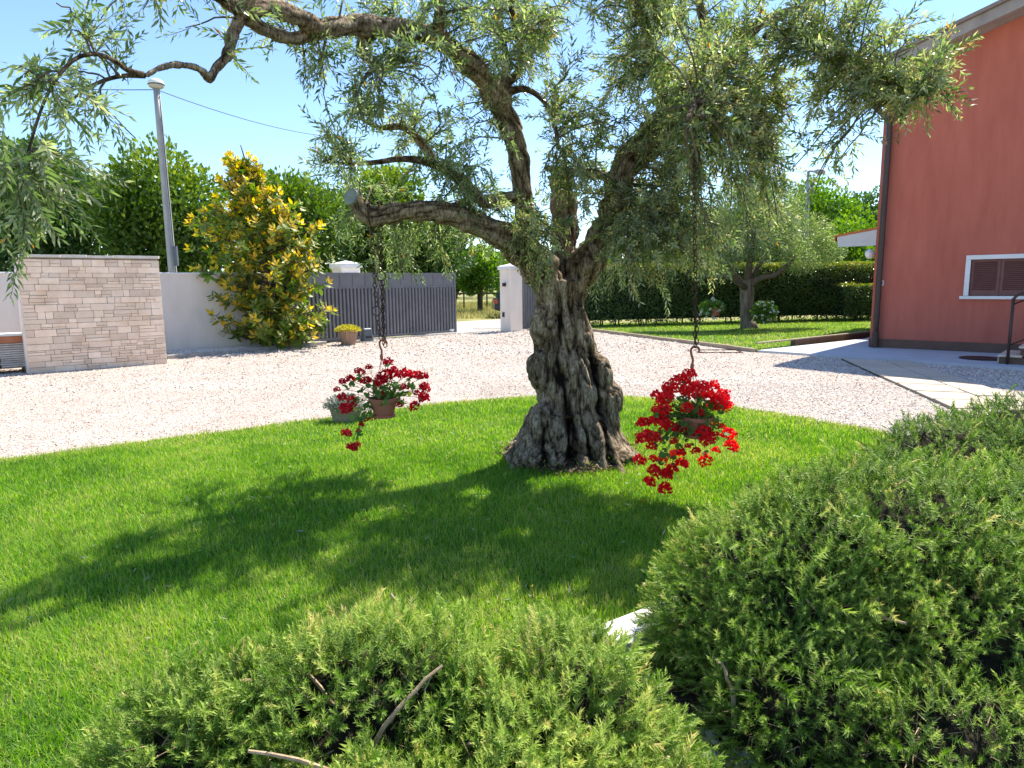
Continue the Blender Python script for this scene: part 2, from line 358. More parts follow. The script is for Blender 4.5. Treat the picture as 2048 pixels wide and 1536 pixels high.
def vnoise(P, scale, seed=0.0):
    return np.array([mnoise.noise(Vector((p[0] * scale + seed, p[1] * scale, (p[2] if len(p) > 2 else 0) * scale))) for p in P])

# leaf templates: (t, s, h) rows and triangles
LEAF6 = (np.array([(0, 0, 0), (0.3, 0.5, 0.03), (0.3, -0.5, 0.03), (0.66, 0.42, 0.0), (0.66, -0.42, 0.0), (1, 0, -0.10)], float),
         np.array([(0, 2, 1), (1, 2, 4), (1, 4, 3), (3, 4, 5)]))
LEAF4 = (np.array([(0, 0, 0), (0.45, 0.5, 0.05), (0.45, -0.5, 0.05), (1, 0, -0.05)], float), np.array([(0, 2, 1), (1, 2, 3)]))
NEEDLE = (np.array([(0, .32, 0), (0, -.32, 0), (.9, -.5, .02), (.9, .5, .02), (1, 0, 0)], float), np.array([(0, 1, 2), (0, 2, 3)]))
NEEDLE = (np.array([(0, .55, 0), (0, -.55, 0), (1, 0, .02)], float), np.array([(0, 1, 2)]))
BLADE1 = (np.array([(0, 0.5, 0), (0, -0.5, 0), (1, 0, 0)], float), np.array([(0, 1, 2)]))
BLADE3 = (np.array([(0, 0.5, 0), (0, -0.5, 0), (0.55, 0.38, 0.06), (0.55, -0.38, 0.06), (1, 0, 0.32)], float), np.array([(0, 1, 3), (0, 3, 2), (2, 3, 4)]))
def leaves(P, D, S, L, W, tpl):
    """arrays of leaves -> V, T, count per leaf"""
    tv, tt = tpl; n = len(P); D = nrm(D); S = nrm(S - D * (S * D).sum(1, keepdims=True)); Nn = np.cross(D, S)
    L = np.broadcast_to(L, n); W = np.broadcast_to(W, n)
    V = P[:, None, :] + tv[None, :, 0, None] * (D * L[:, None])[:, None, :] + tv[None, :, 1, None] * (S * W[:, None])[:, None, :] + tv[None, :, 2, None] * (Nn * L[:, None])[:, None, :]
    T = tt[None] + (np.arange(n) * len(tv))[:, None, None]
    return V.reshape(-1, 3), T.reshape(-1, 3), len(tv)
def leaf_obj(name, P, D, S, L, W, tint, mat, parent=None, tpl=LEAF4, kind='stuff'):
    V, T, k = leaves(P, D, S, L, W, tpl)
    return tri_obj(name, V, T, mat, parent, np.repeat(tint, k), False, kind)
def leaf_parts(name, idx, P, D, S, L, W, tint, mat, parent, tpl, nvar=8):
    """single leaves as objects sharing nvar meshes"""
    lo, hi = tint.min(), tint.max(); mes = []
    for i in range(nvar):
        t = lo + (hi - lo) * (i + 0.5) / nvar
        mes.append(tri_mesh(name, tpl[0], tpl[1], mat, np.full(len(tpl[0]), t)))
    D = nrm(D[idx]); S = S[idx]; S = nrm(S - D * (S * D).sum(1, keepdims=True)); Nn = np.cross(D, S)
    L = np.broadcast_to(L, len(P))[idx]; W = np.broadcast_to(W, len(P))[idx]
    for k, i in enumerate(idx):
        m = Matrix.Identity(4)
        for a in range(3):
            m[a][0] = D[k, a] * L[k]; m[a][1] = S[k, a] * W[k]; m[a][2] = Nn[k, a] * L[k]; m[a][3] = P[i, a]
        q = min(nvar - 1, int((tint[i] - lo) / (hi - lo + 1e-9) * nvar))
        put(name, mes[q], m, parent)
def largest(P, L, n=300):
    x, y, d = project(P); vis = (x > 0) & (x < 2048) & (y > 0) & (y < 1536) & (d > 0.3)
    s = np.where(vis, np.broadcast_to(L, len(P)) / d, 0); return np.argsort(-s)[:n]
def inview(P, margin=120):
    x, y, d = project(P); return (d > 0.2) & (x > -margin) & (x < 2048 + margin) & (y > -margin) & (y < 1536 + margin)

# ================================================================== GROUND
gd = np.array([0.742, 0.670])                                   # direction of the garden wall and gate
gn = np.array([-gd[1], gd[0]])
G0 = np.array([-5.44, 19.39])
def along(s, off=0.0): return G0 + gd * s + gn * off
hc = G(1738, 698)[:2]; hd = np.array([0.737, -0.676]); hb = np.array([0.676, 0.737])

b = MB(); b.add([(-400, -60, -0.06), (400, -60, -0.06), (400, 500, -0.06), (-400, 500, -0.06)], [(0, 1, 2, 3)])
b.build('ground', M['field'], kind='structure')
w_l, w_r = along(-16, 0.3), along(6.0, 0.1)
e1, e2 = G(1165, 660)[:2], G(1510, 704.5)[:2]                 # back lawn edging
b = MB(); drive = [(-26, -4), (24, -4), (24, 14), (9.5, 15), (7.0, 15.0), tuple(e2), tuple(e1), (2.0, 24.4), tuple(along(7.6, 0.1)), tuple(w_l)]
b.add([(x, y, 0.0) for x, y in drive], [list(range(len(drive)))]); b.build('gravel_drive', M['gravel_bed'], kind='structure')
# front lawn
edge = smooth_path([(-14, 0.0), (-10, 2.6), (-7.2, 4.6), (-4.83, 6.19), (-3.82, 6.95), (-2.27, 8.05), (-1.2, 8.85), (-0.17, 9.33), (0.75, 9.5), (1.58, 9.36), (2.35, 8.92), (2.97, 8.29), (3.5, 7.55), (3.91, 6.93), (4.5, 5.9), (4.9, 5.0)], 5)
edge[1:-1, :2] += rng.normal(0, .022, (len(edge) - 2, 2))
kd = np.array([0.83, 0.56]); kp = np.array([0.40, 2.80])
def kl(s, off=0): return kp + kd * s + np.array([-kd[1], kd[0]]) * off
lawn = [tuple(p) for p in edge] + [tuple(kl(4.6, 0.05)), tuple(kl(0, 0.05)), tuple(kl(-1.2, 0.05)), tuple(kl(-2.2, -0.2)), (-2.4, 0.6), (-3, -1.5), (-8, -3)]
b = MB(); b.add([(x, y, 0.02) for x, y in lawn], [list(range(len(lawn)))]); b.build('front_lawn', M['lawn_base'], kind='structure')
# planting bed before the kerb
bed = [tuple(kl(5.2, 0.04)), tuple(kl(-2.4, 0.04)), (-2.0, -1.5), (6, -1.5), (6, 5)]
b = MB(); b.add([(x, y, 0.008) for x, y in bed], [list(range(len(bed)))]); b.build('planting_bed', M['soil'], kind='structure')
# back lawn
bl = [tuple(e1), tuple(e2), tuple(e2 + (G(1735, 676)[:2] - e2) * 1.0), (16, 24.0), (22, 30), (2.4, 26.5), (1.6, 24.8)]
b = MB(); b.add([(x, y, 0.03) for x, y in bl], [list(range(len(bl)))]); b.build('back_lawn', M['lawn_base'], kind='structure')
# edging stones along the back lawn
ed = thing('lawn_edging', (*e1, 0), 'low brown stone edging between white gravel and the back lawn', 'edging')
L = np.linalg.norm(e2 - e1); fr = frame(e1, e2 - e1); k = 12
for i in range(k):
    b = MB(); b.box(fr, L * i / k + 0.006, L * (i + 1) / k - 0.006, -0.05, 0.05, 0, 0.085 + 0.01 * random.random()); b.build('edging_stone', M['edging'], ed, bevel=0.008)
# house-side walk
wk = [tuple(e2 + np.array([0.03, -0.02])), tuple(G(1679, 716)[:2]), tuple(G(1820, 725)[:2]), tuple(G(2048, 742)[:2]), (11.5, 9.6), (14.5, 9.2), tuple(hc + hd * 9 - hb * 0), tuple(hc), tuple(hc + hb * 12), tuple(hc + hb * 12 - hd * 1.9), tuple(e2 + (G(1735, 676)[:2] - e2) * 0.98)]
wk = [tuple(e2 + np.array([0.05, -0.02])), tuple(G(1679, 716)[:2]), tuple(G(1820, 725)[:2]), tuple(G(2048, 742)[:2]), (11.5, 9.6), (16, 8.5), tuple(hc + hd * 9 + hb * 0.1), tuple(hc + hd * 0.1 + hb * 0.1), tuple(hc + hd * 0.1 + hb * 9), tuple(hc + hb * 9 - hd * 1.3), tuple(e2 + (G(1735, 680)[:2] - e2) * 0.97)]
b = MB(); b.prism(wk, -0.05, 0.05); b.build('paved_walk', M['paving'], kind='structure')
b = MB(); pA, pB = G(1590, 694)[:2], G(1738, 677)[:2]; fr = frame(pA, pB - pA); b.box(fr, 0, np.linalg.norm(pB - pA) + 4, 0.0, 0.12, -0.02, 0.17); b.build('walk_border', M['plinth'], kind='structure')  # dark brown face: the shade on it is put into the colour
b = MB(); b.box(fr, -1.5, np.linalg.norm(pB - pA) + 4, 0.0, 0.10, 0.172, 0.20) ; b.build('border_lit_top', M['edging'], kind='structure')  # paler strip paints the light falling on the border top
# sand slab path
path = thing('slab_path', (*G(1800, 770)[:2], 0), 'sand coloured slab path of two rows crossing white gravel from the house walk', 'path')
A0, A1 = G(1683, 719)[:2], G(1965, 848)[:2]; Bm0, Bm1 = G(1772, 725)[:2], G(2085, 848)[:2]
Bx0, Bx1 = G(1815, 725)[:2], G(2200, 850)[:2]
rows = [(A0, A1, Bm0, Bm1, [0, .10, .2, .31, .42, .54, .66, .77, .88, 1.0]), (Bm0, Bm1, Bx0, Bx1, [0, .06, .16, .27, .37, .48, .6, .71, .83, 1.0])]
for (p0, p1, q0, q1, ts) in rows:
    for t0, t1 in zip(ts[:-1], ts[1:]):
        g = 0.006
        P = []
        for z in (-0.03, 0.035 + random.uniform(-.004, .004)):
            for (t, sgn) in ((t0 + g, 0), (t1 - g, 0), (t1 - g, 1), (t0 + g, 1)):
                a = p0 + (p1 - p0) * t; c = q0 + (q1 - q0) * t; w = c - a
                P.append((*(a + w * (0.02 if sgn == 0 else 0.975)), z))
        b = MB(); b.hexa(P); b.build('slab', M['slab'], path, bevel=0.006)
b = MB(); pe = [tuple(A0 + (A0 - Bm0) * 0.03), tuple(A1 + (A1 - Bm1) * 0.02), tuple(Bx1), tuple(Bx0)]; b.add([(x, y, 0.012) for x, y in pe], [(0, 1, 2, 3)]); b.build('joint_bed', M['dark_joint'], path)
# road and far verge
b = MB(); q = [tuple(along(2.0, 0.55)), tuple(along(14, 0.55)), tuple(along(40, 4.6)), tuple(along(40, 9)), tuple(along(-40, 9)), tuple(along(-40, 4.6)), tuple(along(2.0, 4.6))]
q = [tuple(along(4.6, 0.1)), tuple(along(7.7, 0.1)), tuple(along(9, 2.2)), tuple(along(60, 2.2)), tuple(along(60, 6.2)), tuple(along(-60, 6.2)), tuple(along(-60, 2.2)), tuple(along(3, 2.2))]
b.add([(x, y, -0.02) for x, y in q], [list(range(len(q)))]); b.build('road', M['road'], kind='structure')
# gate sill strip
fr = frame(G0, gd)
b = MB(); b.box(fr, 0.6, 8.0, -0.22, 0.12, -0.05, 0.02); b.build('gate_track', M['concrete'], kind='structure')
# raised strip and its kerb before the white wall
k0, k1 = G(250, 726)[:2], G(650, 689)[:2]
kfr = frame(k0, k1 - k0); kL = np.linalg.norm(k1 - k0)
b = MB(); st = [tuple(kfr(0, 0, 0)[:2]), tuple(kfr(kL, 0, 0)[:2]), tuple(along(-0.3, 0.1)), tuple(along(-6, 0.1))]
b.add([(x, y, 0.05) for x, y in st], [(0, 1, 2, 3)]); b.build('planting_strip', M['gravel_bed'], kind='structure')
kb = thing('strip_kerb', (*k0, 0), 'grey concrete kerb of the gravel strip under the magnolia', 'kerb')
for i in range(6):
    b = MB(); b.box(kfr, kL * i / 6 + .004, kL * (i + 1) / 6 - .004, -0.10, 0.0, -0.03, 0.095); b.build('kerb_stone', M['concrete'], kb, bevel=0.01)

# ================================================================== GARDEN WALL, STONE SCREEN, GATE, PILLARS
wallz = at(345, 544, G(335, 705, .05)[1])[2]
fw_ = frame(along(0, 0.16), gd)
wl0 = thing('garden_wall', (*along(-6, .16), 0), 'long white rendered garden wall running behind stone screen and magnolia', 'wall')
b = MB(); b.box(fw_, -16, 1.7, 0, 0.25, -0.05, wallz - 0.05); b.build('wall_body', M['plaster'], wl0)
b = MB(); b.box(fw_, -16, 1.7, -0.03, 0.28, wallz - 0.05, wallz); b.build('coping', M['white_paint'], wl0, bevel=0.008)

sA, sB = G(60, 748)[:2], G(335, 727)[:2]
sfr = frame(sA, sB - sA); sL = np.linalg.norm(sB - sA); sH = at(311, 512, sB[1])[2]
sw = thing('stone_wall', (*sA, 0), 'beige ashlar stone screen wall standing before the white wall, left of magnolia', 'wall')
b = MB(); b.box(sfr, 0.015, sL - 0.015, 0.03, 0.42, -0.03, sH - 0.06); b.build('wall_core', M['mortar'], sw)
b = MB(); b.box(sfr, -0.03, 0.014, 0.06, 0.40, -0.03, sH - 0.02); b.build('side_panel', M['plaster'], sw)
def stone_unit(i):
    rs = np.random.default_rng(i); m = MB(); e = 0.03
    P = np.array([(0, 0, 0), (1, 0, 0), (1, 1, 0), (0, 1, 0), (0, 0, 1), (1, 0, 1), (1, 1, 1), (0, 1, 1)], float)
    P += rs.uniform(-e, e, (8, 3)) * np.array([.3, .5, .5]); m.hexa(P)
    return m.mesh('stone', M['stone'], bevel=0.035)
units = [stone_unit(i) for i in range(8)]
def place_box(name, me, fr, u0, u1, v0, v1, z0, z1, parent):
    o = fr(u0, v0, z0); U = fr(u1, v0, z0) - o; Vv = fr(u0, v1, z0) - o
    m = Matrix.Identity(4)
    for a in range(3): m[a][0] = U[a]; m[a][1] = Vv[a]; m[a][3] = o[a]
    m[2][2] = z1 - z0
    return put(name, me, m, parent)
rs = random.Random(3)
z = 0.0; ns = 0
while z < sH - 0.12:
    h = rs.choice([0.09, 0.11, 0.125, 0.14]); h = min(h, sH - 0.06 - z)
    u = 0.0
    while u < sL - 0.01:
        w = rs.choice([0.13, 0.19, 0.25, 0.32, 0.40]) * rs.uniform(.85, 1.15)
        if sL - u - w < 0.12: w = sL - u
        parts = [(z, z + h)]
        if rs.random() < 0.34: c = z + h * rs.choice([.36, .5, .62]); parts = [(z, c), (c, z + h)]
        for (a, c) in parts:
            segs = [(u, u + w)]
            if len(parts) == 2 and w > .26 and rs.random() < .35: md = u + w * rs.uniform(.35, .65); segs = [(u, md), (md, u + w)]
            for (ua, ub) in segs:
                pr = rs.uniform(-0.014, 0.006)
                place_box('stone', rs.choice(units), sfr, ua + .003, ub - .003, pr, 0.06, a + .003, c - .003, sw); ns += 1
        u += w
    z += h
u = -0.03
while u < sL:
    w = min(rs.uniform(.3, .75), sL + .02 - u); t = rs.uniform(.035, .06)
    if sL + .02 - u - w < .15: w = sL + .02 - u
    place_box('coping_stone', rs.choice(units), sfr, u, u + w - .004, rs.uniform(-.03, -.015), 0.44, sH - .06, sH - .06 + t, sw)
    u += w
for o in list(C.objects):
    if o.name.startswith('coping_stone'):
        o.data = o.data.copy(); o.data.materials.clear(); o.data.materials.append(M['cope'])

# gate
gate = thing('sliding_gate', (*along(0, 0), 0), 'dark grey metal sliding gate of vertical boards, left of opening beside the magnolia', 'gate')
gH = at(905, 546, along(4.75)[1])[2]
gL0, gL1 = -1.0, 4.78
gf = frame(along(0, 0), gd)
b = MB()
for (z0, z1) in ((0.05, 0.13), (gH - 0.46, gH - 0.41), (gH - 0.05, gH)): b.box(gf, gL0, gL1, -0.03, 0.03, z0, z1)
b.build('rail', M['gate'], gate)
for u in (gL0 - 0.06, gL1):
    b = MB(); b.box(gf, u, u + 0.06, -0.035, 0.035, 0.04, gH); b.build('end_post', M['gate'], gate)
nsl = 48; w = (gL1 - gL0) / nsl
b = MB(); sec = [(0.07, 0.004), (0.20, -0.050), (0.66, -0.050), (0.80, 0.004), (0.80, 0.014), (0.07, 0.014)]
b.add([(u * w, v, zz) for zz in (0, 1) for u, v in sec], [(5, 4, 3, 2, 1, 0), (6, 7, 8, 9, 10, 11)] + [(i, (i + 1) % 6, 6 + (i + 1) % 6, 6 + i) for i in range(6)])
slat = b.mesh('slat', M['gate'])
ang = math.atan2(gd[1], gd[0])
for i in range(nsl):
    p = gf(gL0 + i * w, 0, 0.13); m = Matrix.Translation(p) @ Matrix.Rotation(ang, 4, 'Z') @ Matrix.Diagonal((1, 1, gH - 0.46 - 0.13, 1)); put('slat', slat, m, gate)
npn = 14; w2 = (gL1 - gL0) / npn
b = MB(); b.hexa([(0.015, -0.012, 0), (w2 - 0.015, -0.012, 0), (w2 - 0.015, 0.012, 0), (0.015, 0.012, 0), (0.015, -0.012, 1), (w2 - 0.015, -0.012, 1), (w2 - 0.015, 0.012, 1), (0.015, 0.012, 1)]); pan = b.mesh('panel', M['gate'])
b = MB(); b.box(gf, gL0, gL1, .016, .022, .13, gH - .46); b.build('backing_sheet', M['gate'], gate)
b = MB(); b.hexa([(-.015, -0.03, 0), (.015, -0.03, 0), (.015, 0.014, 0), (-.015, 0.014, 0), (-.015, -0.03, 1), (.015, -0.03, 1), (.015, 0.014, 1), (-.015, 0.014, 1)]); mul = b.mesh('stile', M['gate'])
for i in range(npn):
    m = Matrix.Translation(gf(gL0 + i * w2, 0, gH - 0.41)) @ Matrix.Rotation(ang, 4, 'Z') @ Matrix.Diagonal((1, 1, 0.36, 1)); put('panel', pan, m, gate)
    if i: put('stile', mul, m, gate)
b = MB(); b.box(gf, gL1 - 0.25, gL1 - 0.1, -0.10, -0.04, 0.10, 0.16); b.tube([gf(gL1 - .17, -.09, .04), gf(gL1 - .17, -.09, .16)], .018); b.build('roller', M['lamp_white'], gate)

def pillar(cx, name_label, size, height, lamp, group='white gate pillars'):
    t = thing('gate_pillar', (*cx, 0), name_label, 'pillar', group)
    f = frame(cx, gd)
    b = MB(); b.box(f, 0, size, 0, size, -0.05, height - 0.22); b.build('shaft', M['plaster'], t, bevel=0.012)
    b = MB(); e = 0.05
    b.box(f, -e, size + e, -e, size + e, height - 0.22, height - 0.10)
    zz = height - 0.10
    b.add([f(-e, -e, zz + .001), f(size + e, -e, zz + .001), f(size + e, size + e, zz + .001), f(-e, size + e, zz + .001), f(size / 2, size / 2, height)], [(0, 1, 4), (1, 2, 4), (2, 3, 4), (3, 0, 4), (3, 2, 1, 0)])
    b.build('cap', M['white_paint'], t)
    if lamp:
        fl = frame(cx, (-gn[0], -gn[1]))
        b = MB(); b.box(f, -0.07, -0.003, 0.22, 0.34, height - .78, height - .66); b.tube([f(-.06, .24, height - .70), f(-.12, .2, height - .70)], .03, 8); b.build('wall_light', M['black'], t)
        b = MB(); b.box(f, -0.03, -0.003, 0.32, 0.41, 0.50, 0.66); b.build('photocell', M['black'], t)
    return t
pc = G(1022, 664)[:2]
pH = at(1015, 526, pc[1])[2]
pillar(pc, 'white square gate pillar with small black lamp, right of the gate opening', 0.55, pH, True)
pl = along(1.15, 0.42); pH2 = at(718, 521, pl[1] + .4)[2]
pillar(along(0.95, 0.42), 'white pillar top with pyramid cap showing above the grey sliding gate', 0.62, pH2, False)
# narrow grey gate right of the pillar
sg = thing('side_gate', (*(pc + gd * .6), 0), 'narrow dark grey metal side gate between white pillar and olive trunk', 'gate')
f = frame(pc + gd * 0.56, gd); sgH = at(1050, 556, (pc + gd * .8)[1])[2]
b = MB(); b.box(f, 0, 1.3, .2, .25, .05, .12); b.box(f, 0, 1.3, .2, .25, sgH - .06, sgH); b.box(f, 0, .05, .2, .25, .12, sgH - .06); b.box(f, 1.25, 1.3, .2, .25, .12, sgH - .06); b.build('gate_frame', M['gate'], sg)
for i in range(10):
    m = Matrix.Translation(f(.05 + i * .12, .225, .12)) @ Matrix.Rotation(ang, 4, 'Z') @ Matrix.Diagonal((1, 1, sgH - .18, 1)); put('slat', slat, m, sg)

# ================================================================== HOUSE
hfr = frame(hc, hd)                                              # u along gable, v into the house
hn = np.array([-hb[0], -hb[1], 0]); h3 = np.array([*hc, 0])
def hw(x, y):
    p = onplane(x, y, h3, hn); return np.array([(p[:2] - hc) @ hd, p[2]])
ra, rb_ = hw(1900, 99), hw(2048, 31); slope = (rb_[1] - ra[1]) / (rb_[0] - ra[0]); z_at = lambda u: ra[1] + slope * (u - ra[0])
HW = 10.0; mid = HW / 2; zr = z_at(mid)
house = thing('house', (*hc, 0), 'two storey house with red plaster gable wall, brown plinth and louvred shutters', 'house')
plz = hw(1850, 681)[1]
wl_, wt = hw(1926, 598), hw(1932, 511)
wu0, wz0, wz1 = wl_[0], wl_[1], wt[1]; fwid = hw(1945, 560)[0] - hw(1930, 560)[0]
wu1 = wu0 + 1.75
b = MB()
prof = [(0, plz), (HW, plz), (HW, z_at(0)), (mid, zr), (0, z_at(0))]
i0, i1, j0, j1 = wu0 + .05, wu1 - .05, wz0 + .05, wz1 - .05
V = [hfr(u, 0, z) for u, z in prof] + [hfr(u, 0, z) for u, z in ((i0, j0), (i1, j0), (i1, j1), (i0, j1))] + [hfr(u, 12, z) for u, z in prof] + [hfr(u, .22, z) for u, z in ((i0, j0), (i1, j0), (i1, j1), (i0, j1))]
FF = [(0, 1, 6, 5), (1, 2, 7, 6), (2, 3, 7), (3, 8, 7), (3, 4, 8), (4, 0, 5, 8)]
FF += [(9, 13, 12, 11, 10)] + [(a, c, c + 9, a + 9) for a, c in ((0, 1), (1, 2), (2, 3), (3, 4), (4, 0))]
FF += [(5, 6, 15, 14), (6, 7, 16, 15), (7, 8, 17, 16), (8, 5, 14, 17), (14, 15, 16, 17)]
b.add(V, FF); b.build('wall', M['red_plaster'], house)
b = MB(); b.box(hfr, -0.012, HW + .012, -0.012, 12.01, -0.05, plz - .001); b.build('plinth', M['plinth'], house)
# roof
ov = 0.55; e = 0.45; th = 0.22
b = MB()
for (ua, ub) in ((-e, mid), (HW + e, mid)):
    za, zb = z_at(-e) if ua < mid else z_at(-e), zr
    P = [hfr(ua, -ov, za + .002), hfr(ub, -ov, zb + .002), hfr(ub, 12.5, zb + .002), hfr(ua, 12.5, za + .002)]
    Q = [p + np.array([0, 0, th]) for p in P]
    b.hexa(P + Q)
rf = b.build('roof', M['fascia'], house)
b = MB()
for (ua, ub) in ((-e - .1, mid), (HW + e + .1, mid)):
    za = z_at(-e - .1); P = [hfr(ua, -ov - .08, za + th + .01), hfr(ub, -ov - .08, zr + th + .01), hfr(ub, 12.6, zr + th + .01), hfr(ua, 12.6, za + th + .01)]
    b.hexa(P + [p + np.array([0, 0, .07]) for p in P])
b.build('roof_covering', M['roof_tile'], rf)
# gutter and downpipe
b = MB(); gz = z_at(-e) + .05
b.tube([hfr(-e - .09, -ov, gz), hfr(-e - .09, 12.4, gz)], .075, 10); b.build('gutter', M['dark_brown'], house)
pu = hw(1752, 690)[0]
b = MB(); pts = smooth_path([hfr(-e - .05, -.12, gz - .05), hfr(-e + .05, -.12, gz - .25), hfr(pu - .1, -.11, gz - .75), hfr(pu, -.11, gz - 1.0), hfr(pu, -.11, 3), hfr(pu, -.11, .06)], 5)
b.tube(pts, .062, 12); dp = b.build('downpipe', M['dark_brown'], house, smooth=True)
for zz in (0.75, 2.4, 4.2):
    b = MB(); b.lathe(hfr(pu, -.11, zz), [(.07, 0), (.072, .04)], 12); b.box(hfr, pu - .02, pu + .02, -.06, -.002, zz, zz + .04); b.build('bracket', M['dark_brown'], dp)
b = MB(); b.lathe(hfr(pu, -.11, .06), [(.075, 0), (.075, .32), (.068, .36)], 12); b.build('pipe_foot', M['dark_brown'], dp)
# window
win = MB()
fwd = .09
win.box(hfr, wu0, wu1, -.035, .0 - .002, wz1 - fwd, wz1); win.box(hfr, wu0, wu0 + fwd, -.035, -.002, wz0 + .07, wz1 - fwd - .001); win.box(hfr, wu1 - fwd, wu1, -.035, -.002, wz0 + .07, wz1 - fwd - .001)
wo = win.build('window', M['white_paint'], house, bevel=.004)
b = MB(); b.box(hfr, wu0 - .06, wu1 + .06, -.09, .12, wz0, wz0 + .065); b.build('sill', M['white_paint'], wo, bevel=.005)
nlf = 3; su0, su1 = wu0 + fwd, wu1 - fwd; sw_ = (su1 - su0) / nlf; sz0, sz1 = wz0 + .075, wz1 - fwd
lz = MB(); lz.hexa([(0, 0, 0), (1, 0, 0), (1, .03, .035), (0, .03, .035), (0, 0, .008), (1, 0, .008), (1, .03, .043), (0, .03, .043)]); lme = lz.mesh('slat', M['shutter'])
for k in range(nlf):
    a = su0 + k * sw_ + .003; c = a + sw_ - .006; fb = .055
    b = MB(); b.box(hfr, a, c, .03, .07, sz0, sz0 + .10); b.box(hfr, a, c, .03, .07, sz1 - fb, sz1 - .003); b.box(hfr, a, a + fb, .03, .07, sz0 + .10, sz1 - fb); b.box(hfr, c - fb, c, .03, .07, sz0 + .10, sz1 - fb)
    sh = b.build('shutter', M['shutter'], wo)
    b = MB(); b.box(hfr, a + fb, c - fb, .066, .069, sz0 + .1, sz1 - fb); b.build('shutter_back', M['black'], sh)
    nl = 15; hh = (sz1 - fb - sz0 - .10) / nl
    for j in range(nl):
        p = hfr(a + fb, .032, sz0 + .10 + j * hh); m = Matrix.Translation(p) @ Matrix.Rotation(math.atan2(hd[1], hd[0]), 4, 'Z') @ Matrix.Diagonal((c - a - 2 * fb, 1, 1, 1))
        o = put('slat', lme, m, None); o.parent = sh; o.matrix_basis = Matrix.Translation(-Vector(wl(house))) @ m
# wall box
wb = hw(1763, 566)
b = MB(); b.box(hfr, wb[0] - .05, wb[0] + .05, -.03, -.002, wb[1] - .06, wb[1] + .06); so_ = b.build('socket_box', M['white_paint'], house, bevel=.006)
b = MB(); b.box(hfr, wb[0] - .03, wb[0] + .03, -.036, -.031, wb[1] - .035, wb[1] + .035); b.build('socket_face', M['box_grey'], so_)
# awning and globe lamp on the left side wall
bfr = frame(hc, hb)                                              # u into the depth, v to the left of the house
def aw(x, y, u):                                                 # hit the plane across the awning at depth u
    p = onplane(x, y, np.array([*(hc + hb * u), 0]), np.array([*hb, 0])); return (p[:2] - hc) @ np.array([-hb[1], hb[0]]), p[2]
ua = 4.0
v1, z1 = aw(1674, 474, ua); _, z0 = aw(1680, 494, ua); _, zt = aw(1744, 452, ua); v0 = 0.02
for u0_, u1_ in ((ua, ua + .04), (ua + 4.5, ua + 4.54)):
    b = MB()
    P0 = [bfr(u0_, v0, z0), bfr(u0_, v1 - .05, z0), bfr(u0_, v1, z1), bfr(u0_, v0, z1 + (zt - z1) * 1.2)]; P1 = [bfr(u1_, v0, z0), bfr(u1_, v1 - .05, z0), bfr(u1_, v1, z1), bfr(u1_, v0, z1 + (zt - z1) * 1.2)]
    b.hexa(P0 + P1)
    awn = b.build('awning' if u0_ == ua else 'awning_side', M['awning'], house if u0_ == ua else awn)
b = MB(); zz1 = z1 + (zt - z1) * 1.2
P = [bfr(ua - .03, v0, zz1 + .005), bfr(ua - .03, v1 + .03, z1 + .005), bfr(ua + 4.57, v1 + .03, z1 + .005), bfr(ua + 4.57, v0, zz1 + .005)]
b.hexa(P + [p + np.array([0, 0, .05]) for p in P]); b.box(bfr, ua - .03, ua + 4.57, v1 + .031, v1 + .06, z1 - .12, z1 + .05); b.build('awning_cover', M['awning_trim'], awn)
gl = aw(1740, 508, 1.0)
b = MB(); r = .115
b.lathe(bfr(1.0, gl[0], gl[1]), [(r * math.sin(a), -r * math.cos(a)) for a in np.linspace(.05, math.pi - .05, 9)], 14); gb = b.build('globe_lamp', M['lamp_white'], house, smooth=True)
b = MB(); b.tube([bfr(1.0, 0.0, gl[1]), bfr(1.0, gl[0] - .1, gl[1])], .025, 6); b.build('lamp_arm', M['dark_brown'], gb)
# entrance steps
s0 = G(1994, 727, .05)[:2]
stp = thing('entrance_steps', (*s0, 0), 'stone topped entrance steps with brown side and metal handrail at house front', 'steps')
sf = frame(s0, hd)
for k in range(5):
    b = MB(); b.box(sf, .3 * k + .03, 3.2, 0.02, 1.05, .05 + .17 * k, .05 + .17 * (k + 1) - .045 - (.001)); b.build('step', M['plinth'], stp)
    b = MB(); b.box(sf, .3 * k, .3 * k + .36 if k < 4 else 3.2, -.03, 1.08, .05 + .17 * (k + 1) - .045, .05 + .17 * (k + 1)); b.build('tread', M['stone'], stp, bevel=.01)
b = MB(); b.box(sf, -.0, .025, .0, 1.05, .05, .17); b.build('riser', M['concrete'], stp)
b = MB(); rz = at(2015, 590, s0[1])[2]
hp = sf(.16, -.06, 0); b.tube([hp + [0, 0, .05], hp + [0, 0, rz - .06]], .026, 8)
b.tube(smooth_path([hp + [0, 0, rz - .08], sf(.22, -.06, rz), sf(.45, -.06, rz + .12), sf(1.5, -.06, rz + .72), sf(3, -.06, rz + 1.5)], 4), .024, 8)
b.tube([sf(.16, -.06, rz - .17), sf(1.5, -.06, rz + .55)], .016, 6); b.tube([sf(.16, -.06, .4), sf(1.5, -.06, 1.12)], .014, 6); b.build('handrail', M['dark_brown'], stp, smooth=True)
mt = G(1963, 717.5, .05)
b = MB(); b.lathe(mt, [(.36, .001), (.38, .012), (.36, .022), (.0001, .024)], 32); o = b.build('round_mat', M['black'], smooth=False); tag(o, 'dark round mat lying on pale paving beside the entrance steps', 'mat')

